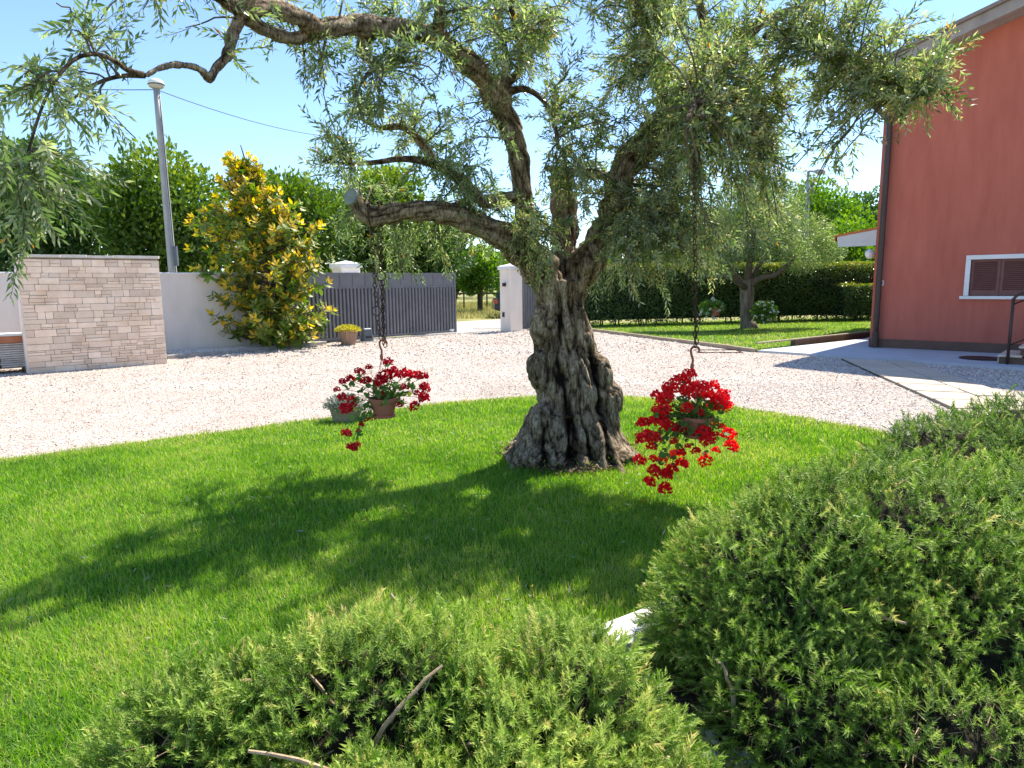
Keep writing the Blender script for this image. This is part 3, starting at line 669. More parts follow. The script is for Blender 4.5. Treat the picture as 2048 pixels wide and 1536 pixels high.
# ================================================================== POLES AND WIRES
base = np.array([*at(346, 545, 21.5)[:2], 0]); top = at(313, 178, 21.5)
lp = thing('power_pole', base, 'grey leaning pole with round lamp and wires behind the white wall', 'pole')
b = MB(); b.tube(np.linspace(base, top, 8), np.linspace(.14, .092, 8), 12); pm = b.build('pole', M['pole'], lp, smooth=True)
b = MB(); dome = top + np.array([0, 0, .1]); b.lathe(dome, [(.10, -.1), (.20, -.06), (.225, .0), (.22, .03)], 18); lm = b.build('lamp', M['lamp_glass'], lp, smooth=True)
b = MB(); b.lathe(dome, [(.232, .028), (.235, .06), (.20, .13), (.12, .18), (.001, .2)], 18); b.build('lamp_lid', M['lamp_white'], lm, smooth=True)
b = MB(); b.lathe(dome, [(.228, -.0), (.236, .015), (.236, .027)], 18); b.build('lamp_band', M['black'], lm)
b = MB(); side = np.array([.14, -.1, 0]); b.tube([base + side + [0, 0, 1.5], (base + top) / 2 + side, top + side * .8 + [0, 0, -.2]], .014, 5); b.build('conduit', M['black'], pm)
b = MB(); b.box(frame(base[:2] + [.14, -.2], (1, 0)), 0, .12, 0, .1, 2.3, 2.9); b.build('junction_box', M['box_grey'], pm)
wr = thing('overhead_cable', top, 'thin black overhead cables strung from top of the lamp pole across the sky', 'cable')
def sag(a, c, s, n=14):
    t = np.linspace(0, 1, n)[:, None]; P = a + (c - a) * t; P[:, 2] -= s * 4 * (t * (1 - t))[:, 0]; return P
for (x, y, Y, s) in ((-400, 125, 24, .25), (720, 275, 40, .4)):
    b = MB(); b.tube(sag(top + [0, 0, -.02], at(x, y, Y), s), .013, 5); b.build('cable', M['black'], wr)
lb = np.array([*at(1612, 530, 38)[:2], 0]); lt = at(1617, 342, 38)
st_ = thing('street_lamp', lb, 'tall slim grey street lamp beyond the hedge left of the house', 'street lamp')
b = MB(); b.tube(np.linspace(lb, lt, 6), np.linspace(.13, .075, 6), 10); b.build('pole', M['pole'], st_, smooth=True)
hv = at(1650, 344, 37.2) - lt
b = MB(); b.tube([lt, lt + hv * .35, lt + hv * .55, lt + hv * .8, lt + hv], [.05, .06, .15, .17, .06], 8); b.build('lamp_head', M['pole'], st_, smooth=True)

# ================================================================== THE OLD OLIVE TREE
TD = 6.05
def PP(rows):
    out = []
    for (x, y, d, w) in rows: p = at(x, y, d); out.append((*p, w * d / F))
    return np.array(out)
olive = thing('olive_tree', (*at(1130, 905, TD)[:2], 0), 'old olive tree with thick gnarled fluted trunk standing on the front lawn', 'tree')
# trunk outline: z, centre x, half width
prof = []
for (y, l, r_) in ((960, 950, 1310), (930, 985, 1285), (900, 1024, 1256), (860, 1066, 1243), (800, 1080, 1236), (740, 1062, 1212), (690, 1068, 1186), (650, 1062, 1178), (600, 1074, 1166), (560, 1064, 1172)):
    p = at((l + r_) / 2, y, TD); prof.append((p[2], p[0], (r_ - l) / 2 * TD / F))
prof = np.array(prof)[np.argsort([q[0] for q in prof])]
prof[0, 0] = min(prof[0, 0], -0.02)
pz = lambda z: (np.interp(z, prof[:, 0], prof[:, 1]), np.interp(z, prof[:, 0], prof[:, 2]))
trunk_tubes = []
zs = np.linspace(-0.05, prof[-1, 0], 22)
trunk_tubes.append(np.array([(pz(z)[0], TD, z, pz(z)[1] * .66) for z in zs]))
rt_ = random.Random(8)
nst = 9
for k in range(nst):
    a0 = 2 * math.pi * (k + rt_.uniform(-.22, .22)) / nst; tw = rt_.uniform(-.35, .35); rr = rt_.uniform(.30, .46); ph = rt_.uniform(0, 6)
    row = []
    for z in zs:
        cx_, w = pz(z); a = a0 + tw * z + .12 * math.sin(z * 4 + ph); rs_ = w * rr * (1 + .18 * math.sin(z * 6 + ph * 2)); q = w - rs_ * .92
        row.append((cx_ + math.cos(a) * q, TD + math.sin(a) * q * .92, z, rs_))
    trunk_tubes.append(np.array(row))
for k in range(13):                                             # root flares
    a = 2 * math.pi * (k + rt_.uniform(-.3, .3)) / 13; cx_, w = pz(0.05); ln = rt_.uniform(1.02, 1.34)
    d = np.array([math.cos(a), math.sin(a)]); sd = np.array([-d[1], d[0]]) * rt_.uniform(-.12, .12)
    row = []
    for t in np.linspace(0, 1, 7):
        q = w * (.45 + (ln - .45) * t); p = np.array([cx_, TD]) + d * q + sd * t
        row.append((p[0], p[1], .44 * (1 - t) ** 1.7 - .03 * t, .125 * (1 - .55 * t)))
    trunk_tubes.append(np.array(row))
for (x, y, dy, r_) in ((1082, 742, -.12, .115), (1084, 655, -.12, .10), (1196, 748, -.1, .13), (1212, 800, -.05, .14), (1168, 690, -.1, .10), (1090, 850, -.22, .14), (1150, 640, -.1, .12)):   # burls
    p = at(x, y, TD + dy); p2 = at(x + 4, y + 26, TD + dy); dv_ = (p2 - p) * 1.6; trunk_tubes.append(np.array([(*(p + dv_ * u), max(.02, r_ * 1.02 * math.sqrt(max(0, 1 - u * u)))) for u in np.linspace(-.97, .97, 7)]))
limbs = {
 'L1': [(1110, 585, 6.02, 34), (1074, 530, 5.96, 33), (1035, 492, 5.9, 31), (985, 462, 5.82, 25), (925, 436, 5.72, 23), (870, 422, 5.66, 21), (820, 420, 5.6, 19), (770, 430, 5.55, 19), (738, 432, 5.52, 18), (720, 415, 5.5, 16), (706, 396, 5.48, 15)],
 'L2': [(1108, 590, 6.0, 32), (1074, 530, 6.0, 26), (1052, 470, 6.0, 22), (1048, 400, 6.0, 17.5), (1038, 320, 5.95, 18.5), (1018, 250, 5.9, 22), (985, 180, 5.75, 21), (930, 120, 5.55, 20), (860, 72, 5.3, 18.5), (790, 56, 5.1, 17.5), (715, 50, 4.9, 16.5), (650, 58, 4.7, 16.5), (600, 36, 4.5, 15.5), (545, 16, 4.3, 15), (490, 18, 4.1, 14.5), (440, -6, 3.95, 14), (380, -50, 3.8, 14), (300, -90, 3.6, 12)],
 'L3': [(1126, 590, 6.15, 34), (1130, 520, 6.2, 27), (1128, 440, 6.25, 24), (1126, 385, 6.25, 24), (1122, 345, 6.25, 22)],
 'L4': [(1134, 595, 6.1, 34), (1176, 525, 6.05, 31), (1214, 465, 6.0, 31), (1232, 410, 5.95, 27), (1240, 360, 5.9, 27), (1272, 308, 5.85, 28), (1330, 250, 5.8, 27), (1385, 200, 5.7, 24), (1432, 150, 5.6, 20), (1470, 95, 5.5, 15), (1510, 55, 5.4, 11), (1590, 18, 5.2, 8)],
 'L5': [(1255, 335, 5.9, 20), (1300, 300, 5.9, 18), (1345, 280, 5.9, 15), (1375, 235, 5.9, 13), (1400, 170, 6.0, 11), (1410, 90, 6.1, 9), (1400, 0, 6.2, 7)],
 'L6': [(1050, 395, 5.95, 15), (1010, 398, 5.9, 13), (965, 402, 5.85, 12), (940, 378, 5.8, 11), (905, 345, 5.75, 11), (872, 328, 5.7, 9.5), (850, 296, 5.65, 9), (828, 268, 5.6, 8), (800, 254, 5.55, 7), (755, 254, 5.5, 5), (715, 232, 5.4, 3.5)],
 'L7': [(940, 400, 5.85, 9), (905, 415, 5.8, 8), (870, 425, 5.75, 7)],
 'L8': [(872, 330, 5.7, 9), (845, 322, 5.65, 8), (800, 318, 5.55, 6), (750, 325, 5.5, 5), (690, 328, 5.4, 4)],
 'L9': [(1000, 200, 5.85, 14), (1010, 165, 5.85, 10), (1012, 110, 5.85, 7), (1000, 50, 5.8, 6), (985, -20, 5.8, 5)],
 'L10': [(1008, 170, 5.85, 9), (1036, 145, 5.8, 8), (1041, 105, 5.75, 6.5), (1028, 50, 5.7, 6), (1018, -20, 5.6, 5)],
 'L11': [(478, 40, 4.1, 11), (462, 78, 4.05, 11), (455, 110, 4.0, 11), (432, 136, 3.95, 10), (418, 158, 3.9, 9), (404, 142, 3.85, 7), (380, 132, 3.8, 6.5), (345, 130, 3.7, 6.5), (315, 138, 3.6, 6), (290, 152, 3.55, 6)],
 'L12': [(288, 150, 3.55, 6), (255, 140, 3.5, 5), (230, 122, 3.4, 4.5), (190, 108, 3.3, 4.2), (150, 118, 3.2, 3.8), (115, 155, 3.15, 3.3), (88, 205, 3.1, 2.8), (66, 270, 3.05, 2.2), (50, 330, 3.0, 1.6)],
 'L13': [(288, 152, 3.55, 5), (245, 152, 3.6, 4.2), (205, 162, 3.65, 3.6), (165, 182, 3.7, 2.6), (130, 215, 3.7, 2)],
 'L14': [(642, 66, 4.72, 12.5), (600, 76, 4.6, 12), (560, 72, 4.45, 11), (520, 55, 4.3, 12), (490, 35, 4.15, 12)],
 'L15': [(740, 60, 5.0, 16), (725, 100, 5.0, 12), (760, 138, 5.0, 11)],
 'L16': [(1240, 370, 5.9, 12), (1200, 350, 5.95, 10), (1150, 345, 6.0, 9), (1090, 335, 6.0, 7)],
 'L17': [(1410, 180, 5.7, 10), (1440, 165, 5.6, 8), (1470, 190, 5.5, 7), (1495, 215, 5.4, 5)],
 'L18': [(1530, 70, 5.3, 8), (1640, 90, 5.0, 6), (1720, 130, 4.8, 5), (1790, 170, 4.7, 4), (1850, 190, 4.6, 3)],
 'L19': [(870, 72, 5.3, 14), (880, 20, 5.2, 11), (860, -60, 5.1, 9), (820, -160, 4.9, 7)],
 'L20': [(1330, 250, 5.8, 16), (1320, 150, 5.7, 13), (1290, 50, 5.6, 10), (1260, -80, 5.4, 8), (1200, -220, 5.2, 6)],
 'L21': [(490, 18, 4.1, 14), (520, -60, 4.0, 11), (560, -180, 3.9, 8)],
 'L23': [(1378, 208, 5.72, 13), (1392, 182, 5.3, 11), (1396, 190, 5.0, 9.5), (1388, 212, 4.77, 8.5), (1376, 242, 4.55, 6)],
 'L22': [(1010, 185, 5.85, 9), (1050, 178, 5.8, 6), (1085, 200, 5.7, 5), (1108, 245, 5.6, 4.5), (1118, 300, 5.5, 3.5)],
}
LB = {k: smooth_path(PP(v), 5) for k, v in limbs.items()}
thick = ['L1', 'L2', 'L3', 'L4', 'L5', 'L6', 'L11', 'L14', 'L15', 'L9', 'L16', 'L19', 'L20', 'L21', 'L17']
wob = random.Random(4)
mb = MB()
skel = []                                                         # (p, tangent, owner)
for t in trunk_tubes:
    t = smooth_path(t, 2) if len(t) > 2 else t
    mb.tube(t[:, :3], t[:, 3], 12)
    tg = np.gradient(t[:, :3], axis=0); skel += [(p[:3], v, 'trunk', p[3], 0.0) for p, v in zip(t, nrm(tg))]
for k in thick:
    t = LB[k].copy(); ph = wob.uniform(0, 9)
    t[:, 3] *= 1 + .09 * np.sin(np.arange(len(t)) * 1.3 + ph) + .05 * np.sin(np.arange(len(t)) * 2.9 + ph)
    mb.tube(t[:, :3], np.maximum(t[:, 3], .013), 10)
    tg = nrm(np.gradient(t[:, :3], axis=0))
    arc_ = np.concatenate([[0], np.cumsum(np.linalg.norm(np.diff(t[:, :3], axis=0), axis=1))])
    skel += [(p[:3], v, k if i > (7 if k in ('L1', 'L2', 'L3', 'L4') else 0) else 'trunk', p[3], s_) for i, (p, v, s_) in enumerate(zip(t, tg, arc_))]
tmp = mb.build('tmp_trunk', None)
md = tmp.modifiers.new('r', 'REMESH'); md.mode = 'VOXEL'; md.voxel_size = 0.0135; md.use_smooth_shade = True
ms_ = tmp.modifiers.new('s', 'SMOOTH'); ms_.iterations = 3; ms_.factor = .5
dg = bpy.context.evaluated_depsgraph_get(); ev = tmp.evaluated_get(dg); em = ev.to_mesh()
nv = len(em.vertices); co = np.empty(nv * 3); em.vertices.foreach_get('co', co); co = co.reshape(-1, 3)
no = np.empty(nv * 3); em.vertices.foreach_get('normal', no); no = no.reshape(-1, 3)
polys = [tuple(p.vertices) for p in em.polygons]
ev.to_mesh_clear(); bpy.data.objects.remove(tmp, do_unlink=True)
kd_ = KDTree(len(skel))
for i, s in enumerate(skel): kd_.insert(s[0], i)
kd_.balance()
def n0(p): return mnoise.noise(Vector(p * 3.1))
own = []; crack = np.zeros(nv); disp = np.zeros(nv)
for i in range(nv):
    p = co[i]; best = kd_.find_n(p, 4)
    bi = min(best, key=lambda q: q[2] - skel[q[1]][3])[1]
    own.append(skel[bi][2]); tn = skel[bi][1]; rad_ = skel[bi][3]
    if skel[bi][2] == 'trunk':
        tw_ = .55 * p[2]; dx_, dy_ = p[0] - .48, p[1] - TD
        q = np.array([dx_ * math.cos(tw_) - dy_ * math.sin(tw_), dx_ * math.sin(tw_) + dy_ * math.cos(tw_), p[2] * .15 + .05 * n0(p)])
    else:
        c_ = np.array(skel[bi][0]); w_ = p - c_; al = w_ @ tn; q = (w_ - tn * al) + np.array([.5, .3, .8]) * ((skel[bi][4] + al) * .15)
    f = 1.0 if rad_ > .06 else 1.7
    n1 = mnoise.noise(Vector(q * 15 * f)); n2 = mnoise.noise(Vector(q * 36 * f + 7)); n3 = mnoise.noise(Vector(p * 5.5 + 3)); n4 = mnoise.noise(Vector(p * 60))
    ridge = 1 - abs(n1) * 2.0; r2 = 1 - abs(n2) * 2
    h = .5 * (1 - max(0, ridge) ** 2) + .32 * (1 - max(0, r2) ** 2) + .18 * (n4 * .5 + .5)
    crack[i] = h + .18 * n3
    a = min(rad_ * .22, .034)
    disp[i] = a * ((h - .5) * 1.5) + n3 * min(rad_ * .25, .035)
CLEFT = [([(1143, 845), (1150, 880), (1146, 915), (1140, 945)], .22, .045), ([(1186, 700), (1196, 760), (1206, 830), (1216, 900), (1226, 945)], .10, .030), ([(1092, 850), (1088, 890), (1094, 940)], .07, .022), ([(1128, 745), (1132, 800), (1138, 850)], .06, .022), ([(1120, 590), (1124, 650), (1118, 720)], .05, .02), ([(1172, 860), (1176, 900), (1184, 945)], .08, .02)]
for pts_, dep_, wd_ in CLEFT:
    q = np.array([at(x, y, TD - .4) for x, y in pts_])[::-1]; z0_, z1_ = q[0, 2], q[-1, 2]
    front = (co[:, 1] < TD + .05) & (co[:, 2] < z1_ + .05) & (co[:, 2] > z0_ - .3)
    xx = np.interp(co[:, 2], q[:, 0 + 2], q[:, 0]); ww = wd_ * (1 + .5 * np.sin(co[:, 2] * 17)); g = np.exp(-((co[:, 0] - xx) / ww) ** 2) * np.clip((z1_ + .05 - co[:, 2]) / .12, 0, 1) * front
    no_ = g * dep_; co[:, 1] += no_; crack -= g * .35; disp *= 1 - .6 * g  # sinks the clefts and also paints their shade into the bark colour
co2 = co + no * disp[:, None]
fo = [own[f[0]] for f in polys]
for _ in range(2):                                              # stray patches join the part around them
    par_ = list(range(nv))
    def find(a):
        while par_[a] != a: par_[a] = par_[par_[a]]; a = par_[a]
        return a
    key = {}
    for f, k in zip(polys, fo):
        for v in f: key.setdefault((k, v), len(key))
    par_ = list(range(len(key)))
    for f, k in zip(polys, fo):
        a = find(key[(k, f[0])])
        for v in f[1:]: par_[find(key[(k, v)])] = a
    cnt_ = {}
    for f, k in zip(polys, fo): r_ = find(key[(k, f[0])]); cnt_[(k, r_)] = cnt_.get((k, r_), 0) + 1
    best_ = {}
    for (k, r_), c_ in cnt_.items():
        if c_ > best_.get(k, (0, 0))[0]: best_[k] = (c_, r_)
    vo_ = {}
    for i, (f, k) in enumerate(zip(polys, fo)):
        if find(key[(k, f[0])]) == best_[k][1]:
            for v in f: vo_.setdefault(v, k)
    for _i in range(60):
        ch = 0
        for i, (f, k) in enumerate(zip(polys, fo)):
            if find(key[(k, f[0])]) != best_[k][1]:
                for v in f:
                    if v in vo_ and vo_[v] != k:
                        fo[i] = vo_[v]; ch += 1
                        for w in f: vo_.setdefault(w, fo[i])
                        break
        if not ch: break
        break
col = {}
for f, k in zip(polys, fo):
    col.setdefault(k, []).append(f)
for k, fs in col.items():
    ids = sorted({i for f in fs for i in f}); mp = {g: j for j, g in enumerate(ids)}
    me = bpy.data.meshes.new('trunk' if k == 'trunk' else 'limb')
    me.from_pydata((co2[ids] - wl(olive)).tolist(), [], [[mp[i] for i in f] for f in fs])
    a = me.attributes.new('crack', 'FLOAT', 'POINT'); a.data.foreach_set('value', crack[ids].astype(np.float32))
    me.polygons.foreach_set('use_smooth', np.ones(len(fs), bool)); me.materials.append(M['bark']); me.update()
    link('trunk' if k == 'trunk' else 'limb', me, olive)
# thin boughs
for k in LB:
    if k in thick: continue
    t = LB[k]; b = MB(); b.tube(t[:, :3], np.maximum(t[:, 3], .006), 7)
    o = b.build('bough', M['bark'], olive, smooth=True)
    a = o.data.attributes.new('crack', 'FLOAT', 'POINT'); a.data.foreach_set('value', np.clip(rng.normal(.42, .12, len(o.data.vertices)), 0, 1).astype(np.float32))
# sawn limb ends
for (x, y, Y, r_, dx, dy) in ((704, 394, 5.46, .066, -.45, -.8), (762, 140, 4.98, .05, .5, -.85)):
    b = MB(); p = at(x, y, Y); d = nrm(np.array([dx, dy, .25])); b.tube([p, p + d * .02, p + d * .024], [r_, r_, r_ * .7], 14); b.build('sawn_face', M['cut_wood'], olive)

# crown: (px, py, depth, rx, ry (px), rdepth m, branches, twigs per branch)
ELL = [
 (1300, 90, 5.5, 190, 120, .8, 24, 9), (1480, 110, 5.2, 160, 120, .7, 20, 9), (1150, 60, 5.6, 130, 100, .7, 9, 7), (1640, 110, 4.9, 130, 100, .5, 13, 8),
 (1800, 180, 4.7, 115, 75, .35, 14, 8), (1840, 130, 4.8, 60, 40, .25, 4, 6), (1690, 260, 4.8, 70, 80, .4, 4, 5), (1440, 260, 5.3, 140, 110, .7, 17, 8), (1480, 400, 5.3, 110, 130, .5, 22, 8), (1370, 430, 5.4, 110, 130, .7, 22, 8), (1560, 330, 5.2, 70, 110, .4, 9, 7), (1330, 330, 5.5, 90, 90, .5, 10, 7),
 (1300, 520, 5.5, 80, 80, .5, 13, 7), (1255, 590, 5.4, 45, 60, .3, 4, 6), (1430, 530, 5.3, 100, 60, .5, 14, 7), (1170, 300, 5.7, 90, 110, .6, 13, 7), (1110, 450, 5.5, 75, 90, .4, 10, 6), (1150, 390, 5.6, 80, 70, .4, 8, 6),
 (1240, 200, 5.6, 130, 110, .7, 15, 8), (1060, 200, 5.7, 80, 130, .6, 6, 6), (900, 60, 5.2, 170, 80, .6, 12, 7), (1010, 60, 5.6, 90, 90, .5, 7, 7), (800, 170, 5.1, 130, 90, .6, 13, 7), (690, 200, 5.0, 90, 110, .5, 9, 6), (900, 250, 5.5, 120, 100, .6, 11, 6), (1720, 40, 4.9, 120, 60, .4, 9, 7), (1000, 150, 6.2, 90, 90, .4, 7, 7), (1090, 60, 6.3, 110, 80, .5, 9, 7), (1560, 220, 5.4, 70, 80, .5, 8, 7), (1650, 190, 5.0, 70, 60, .4, 7, 7), (1250, 60, 6.3, 150, 80, .5, 12, 7), (1420, 60, 6.0, 150, 70, .5, 10, 7), (760, 60, 5.6, 130, 60, .5, 7, 7), (820, 330, 6.2, 120, 60, .4, 7, 6),
 (650, 320, 5.1, 70, 60, .4, 6, 6), (700, 400, 6.2, 80, 80, .4, 7, 6), (830, 500, 6.4, 110, 60, .4, 11, 6), (790, 590, 6.3, 60, 45, .3, 4, 5), (960, 350, 5.7, 90, 80, .5, 7, 6), (880, 370, 5.7, 100, 60, .5, 6, 6),
 (120, 55, 3.4, 130, 70, .35, 4, 4), (330, 25, 3.8, 130, 50, .4, 5, 5), (50, 170, 3.1, 70, 80, .3, 3, 5), (165, 205, 3.5, 45, 60, .3, 3, 5), (40, 320, 3.0, 60, 80, .25, 4, 5), (60, 440, 2.9, 90, 75, .25, 7, 5),
 (600, 40, 4.6, 110, 60, .4, 5, 6), (480, 60, 4.0, 60, 50, .3, 2, 5), (1080, -160, 5.4, 320, 130, .9, 3, 8), (1420, -150, 5.3, 260, 120, .9, 5, 8), (640, -180, 4.5, 260, 120, .8, 3, 7), (200, -130, 3.5, 260, 90, .6, 2, 6), (1750, -60, 4.9, 180, 100, .6, 2, 8),
]
cand = []
for k in LB:
    if k not in ('L3',):
        t = LB[k]; cand += [(*q, k) for q in t[len(t) // 4:]]
cp = np.array([c[:3] for c in cand]); cr = np.array([c[3] for c in cand])
Pl, Dl, Sl, Ll, Wl_, Tl = [], [], [], [], [], []
Pf = []
tv, tf, tn_ = [], [], 0
def addtube(pts, rad, n):
    global tn_
    V, Fc = tube_vf(pts, rad, n, False); tv.append(np.array(V))
    for (a, b_, c, d) in Fc: tf.append((a + tn_, b_ + tn_, c + tn_)); tf.append((a + tn_, c + tn_, d + tn_))
    tn_ += len(V)
rr_ = np.random.default_rng(21)
for (x, y, Y, rx, ry, rd, nb, nt_) in ELL:
    c0 = at(x, y, Y); sc_ = Y / F
    nb = int(nb * (1.22 if x > 1000 else 1.2) + .5)
    for _ in range(nb):
        v = nrm(rr_.normal(size=3)) * rr_.random() ** .4
        tgt = c0 + rt * v[0] * rx * sc_ + np.array([0, 0, 1]) * v[1] * ry * sc_ + np.array([0, 1, 0]) * v[2] * rd
        dd = np.linalg.norm(cp - tgt, axis=1) + .25 * np.abs(cp[:, 2] - tgt[2]) - 2 * np.minimum(cr, .05) + rr_.random(len(cp)) * .15
        i = int(np.argmin(dd)); a = cp[i]; ln = np.linalg.norm(tgt - a)
        mid_ = (a + tgt) / 2 + np.array([0, 0, .18 * ln + .03]) + rr_.normal(size=3) * .10 * ln
        t = np.linspace(0, 1, 9)[:, None]; path_ = (1 - t) ** 2 * a + 2 * t * (1 - t) * mid_ + t ** 2 * tgt
        path_ += np.cumsum(rr_.normal(size=path_.shape) * .012, axis=0) * t
        addtube(path_, np.linspace(min(cr[i] * .6, .005 + .006 * ln), .0032, 9), 4)
        for _k in range(int(nt_ * (1.12 if 560 < x else 1.05) + .5)):
            u = rr_.uniform(.30, 1.0) if ln > .5 else rr_.uniform(.1, 1)
            s = path_[min(8, int(u * 8))] + rr_.normal(size=3) * .015
            hangs = (x < 260 and y > 150) or (y > 330); d = nrm(nrm(tgt - a) * .5 + rr_.normal(size=3) * .85 + np.array([0, 0, (-.35 if hangs else .08) + .3 * rr_.random()]))
            tl = rr_.uniform(.12, .30) * (1.25 if hangs else 1); m_ = 6
            pts = [s]; dv = d.copy()
            for j in range(m_):
                dv = nrm(dv + np.array([0, 0, -.13 if hangs else -.03]) + rr_.normal(size=3) * .13); pts.append(pts[-1] + dv * tl / m_)
            pts = np.array(pts); addtube(pts[::2], np.linspace(.0024, .0011, len(pts[::2])), 3)
            nl = int(tl / .021); g = rr_.uniform(0, 3.14); base_t = rr_.normal(.50, .26)
            for j in range(nl):
                f_ = (j + .6) / nl * m_; q = min(m_ - 1, int(f_)); pos = pts[q] + (pts[q + 1] - pts[q]) * (f_ - q); ax = nrm(pts[q + 1] - pts[q])
                e_ = nrm(np.cross(ax, [.3, .2, 1.0])); e2_ = np.cross(ax, e_); g += 1.5
                for sg_ in (1, -1):
                    if rr_.random() < .10: continue
                    o_ = (math.cos(g) * e_ + math.sin(g) * e2_) * sg_
                    dl = nrm(ax * rr_.uniform(.5, .9) + o_ * rr_.uniform(.55, .9) + np.array([0, 0, -.08]))
                    Pl.append(pos); Dl.append(dl); Sl.append(np.cross(dl, ax) + rr_.normal(size=3) * .35)
                    l = rr_.uniform(.046, .074) * (1 if f_ < m_ - 1 else .75); Ll.append(l); Wl_.append(l * rr_.uniform(.18, .25)); Tl.append(base_t + rr_.normal(0, .10))
                if x > 1050 and rr_.random() < .17:
                    for _q in range(5): Pf.append(pos + rr_.normal(size=3) * .013)
Pl, Dl, Sl, Ll, Wl_ = map(np.array, (Pl, Dl, Sl, Ll, Wl_)); Tl = np.clip(np.array(Tl), 0.02, .86)
Tl[rr_.random(len(Tl)) < .004] = 1.0
print('olive leaves', len(Pl), 'flowers', len(Pf))
tri_obj('twigs', np.concatenate(tv), tf, M['twig'], olive, kind='stuff')
big = largest(Pl, Ll); rest = np.ones(len(Pl), bool); rest[big] = False
leaf_parts('leaf', big, Pl, Dl, Sl, Ll, Wl_, Tl, M['olive'], olive, LEAF6)
leaf_obj('crown', Pl[rest], Dl[rest], Sl[rest], Ll[rest], Wl_[rest] * 1.1, Tl[rest], M['olive'], olive, LEAF4)
Pf = np.array(Pf); n = len(Pf)
leaf_obj('blossom', Pf, rdir(n), rdir(n), .016, .015, rng.random(n), M['olive_flower'], olive, BLADE1)
n = 1500; a = rng.uniform(0, 2 * math.pi, n); cx_, w_ = pz(.02); q = w_ * (.8 + np.abs(rng.normal(0, .13, n))) * (1 + .10 * np.sin(a * 3))
P = np.stack([cx_ + np.cos(a) * q, TD + np.sin(a) * q, .055 + rng.random(n) * .03], 1); D = rdir(n) * [1, 1, .25]
o = leaf_obj('mulch', P, D, rdir(n), rng.uniform(.02, .06, n), rng.uniform(.008, .018, n), rng.random(n), M['mulch']); tag(o, 'brown bark litter ringing the foot of the olive trunk', 'litter')
# herbs and shoots round the trunk foot
n = 900; a = rng.uniform(0, 2 * math.pi, n); cx_, w_ = pz(.02); q = w_ * rng.uniform(.85, 1.18, n)
P = np.stack([cx_ + np.cos(a) * q, TD + np.sin(a) * q, rng.random(n) * .12 * (rng.random(n) < .5)], 1)
D = nrm(rdir(n) * .7 + [0, 0, .8]); 
o = leaf_obj('weeds', P, D, rdir(n), rng.uniform(.02, .05, n), rng.uniform(.008, .016, n), rng.uniform(.2, .8, n), M['tree_leaf'])
tag(o, 'small herbs and shoots growing around the foot of the olive trunk', 'weeds')

# ================================================================== CHAINS AND HANGING BASKETS
def link_mesh(L_, W_, r_):
    b = MB(); pts = []
    for i in range(14):
        a = 2 * math.pi * i / 14; pts.append((math.cos(a) * W_ / 2, 0, math.sin(a) * L_ / 2))
    V, Fc = [], []; k = 5
    for i in range(14):
        p = np.array(pts[i]); t_ = nrm(np.array(pts[(i + 1) % 14]) - np.array(pts[i - 1])); s = np.array([0, 1.0, 0]); c = np.cross(t_, s)
        for j in range(k): q = 2 * math.pi * j / k; V.append(p + r_ * (math.cos(q) * s + math.sin(q) * c))
    for i in range(14):
        for j in range(k): Fc.append((i * k + j, i * k + (j + 1) % k, ((i + 1) % 14) * k + (j + 1) % k, ((i + 1) % 14) * k + j))
    b.add(V, Fc); return b.mesh('link', M['rust'], smooth=True)
link_me = link_mesh(.046, .027, .0037)
ring_me = link_mesh(.075, .075, .0045)
def hang_links(root, p0, p1, me=None):
    p0, p1 = np.array(p0), np.array(p1); n = max(1, int(np.linalg.norm(p1 - p0) / .037)); dv = p1 - p0
    q = Vector(dv).to_track_quat('Z', 'X').to_matrix().to_4x4()
    for i in range(n):
        p = p0 + dv * (i + .5) / n + rng.normal(size=3) * .0015
        put('link', link_me, Matrix.Translation(p) @ q @ Matrix.Rotation((i % 2) * math.pi / 2 + rng.normal(0, .25), 4, 'Z') @ Matrix.Rotation(rng.normal(0, .08), 4, 'Y'), root)
BD = 5.52
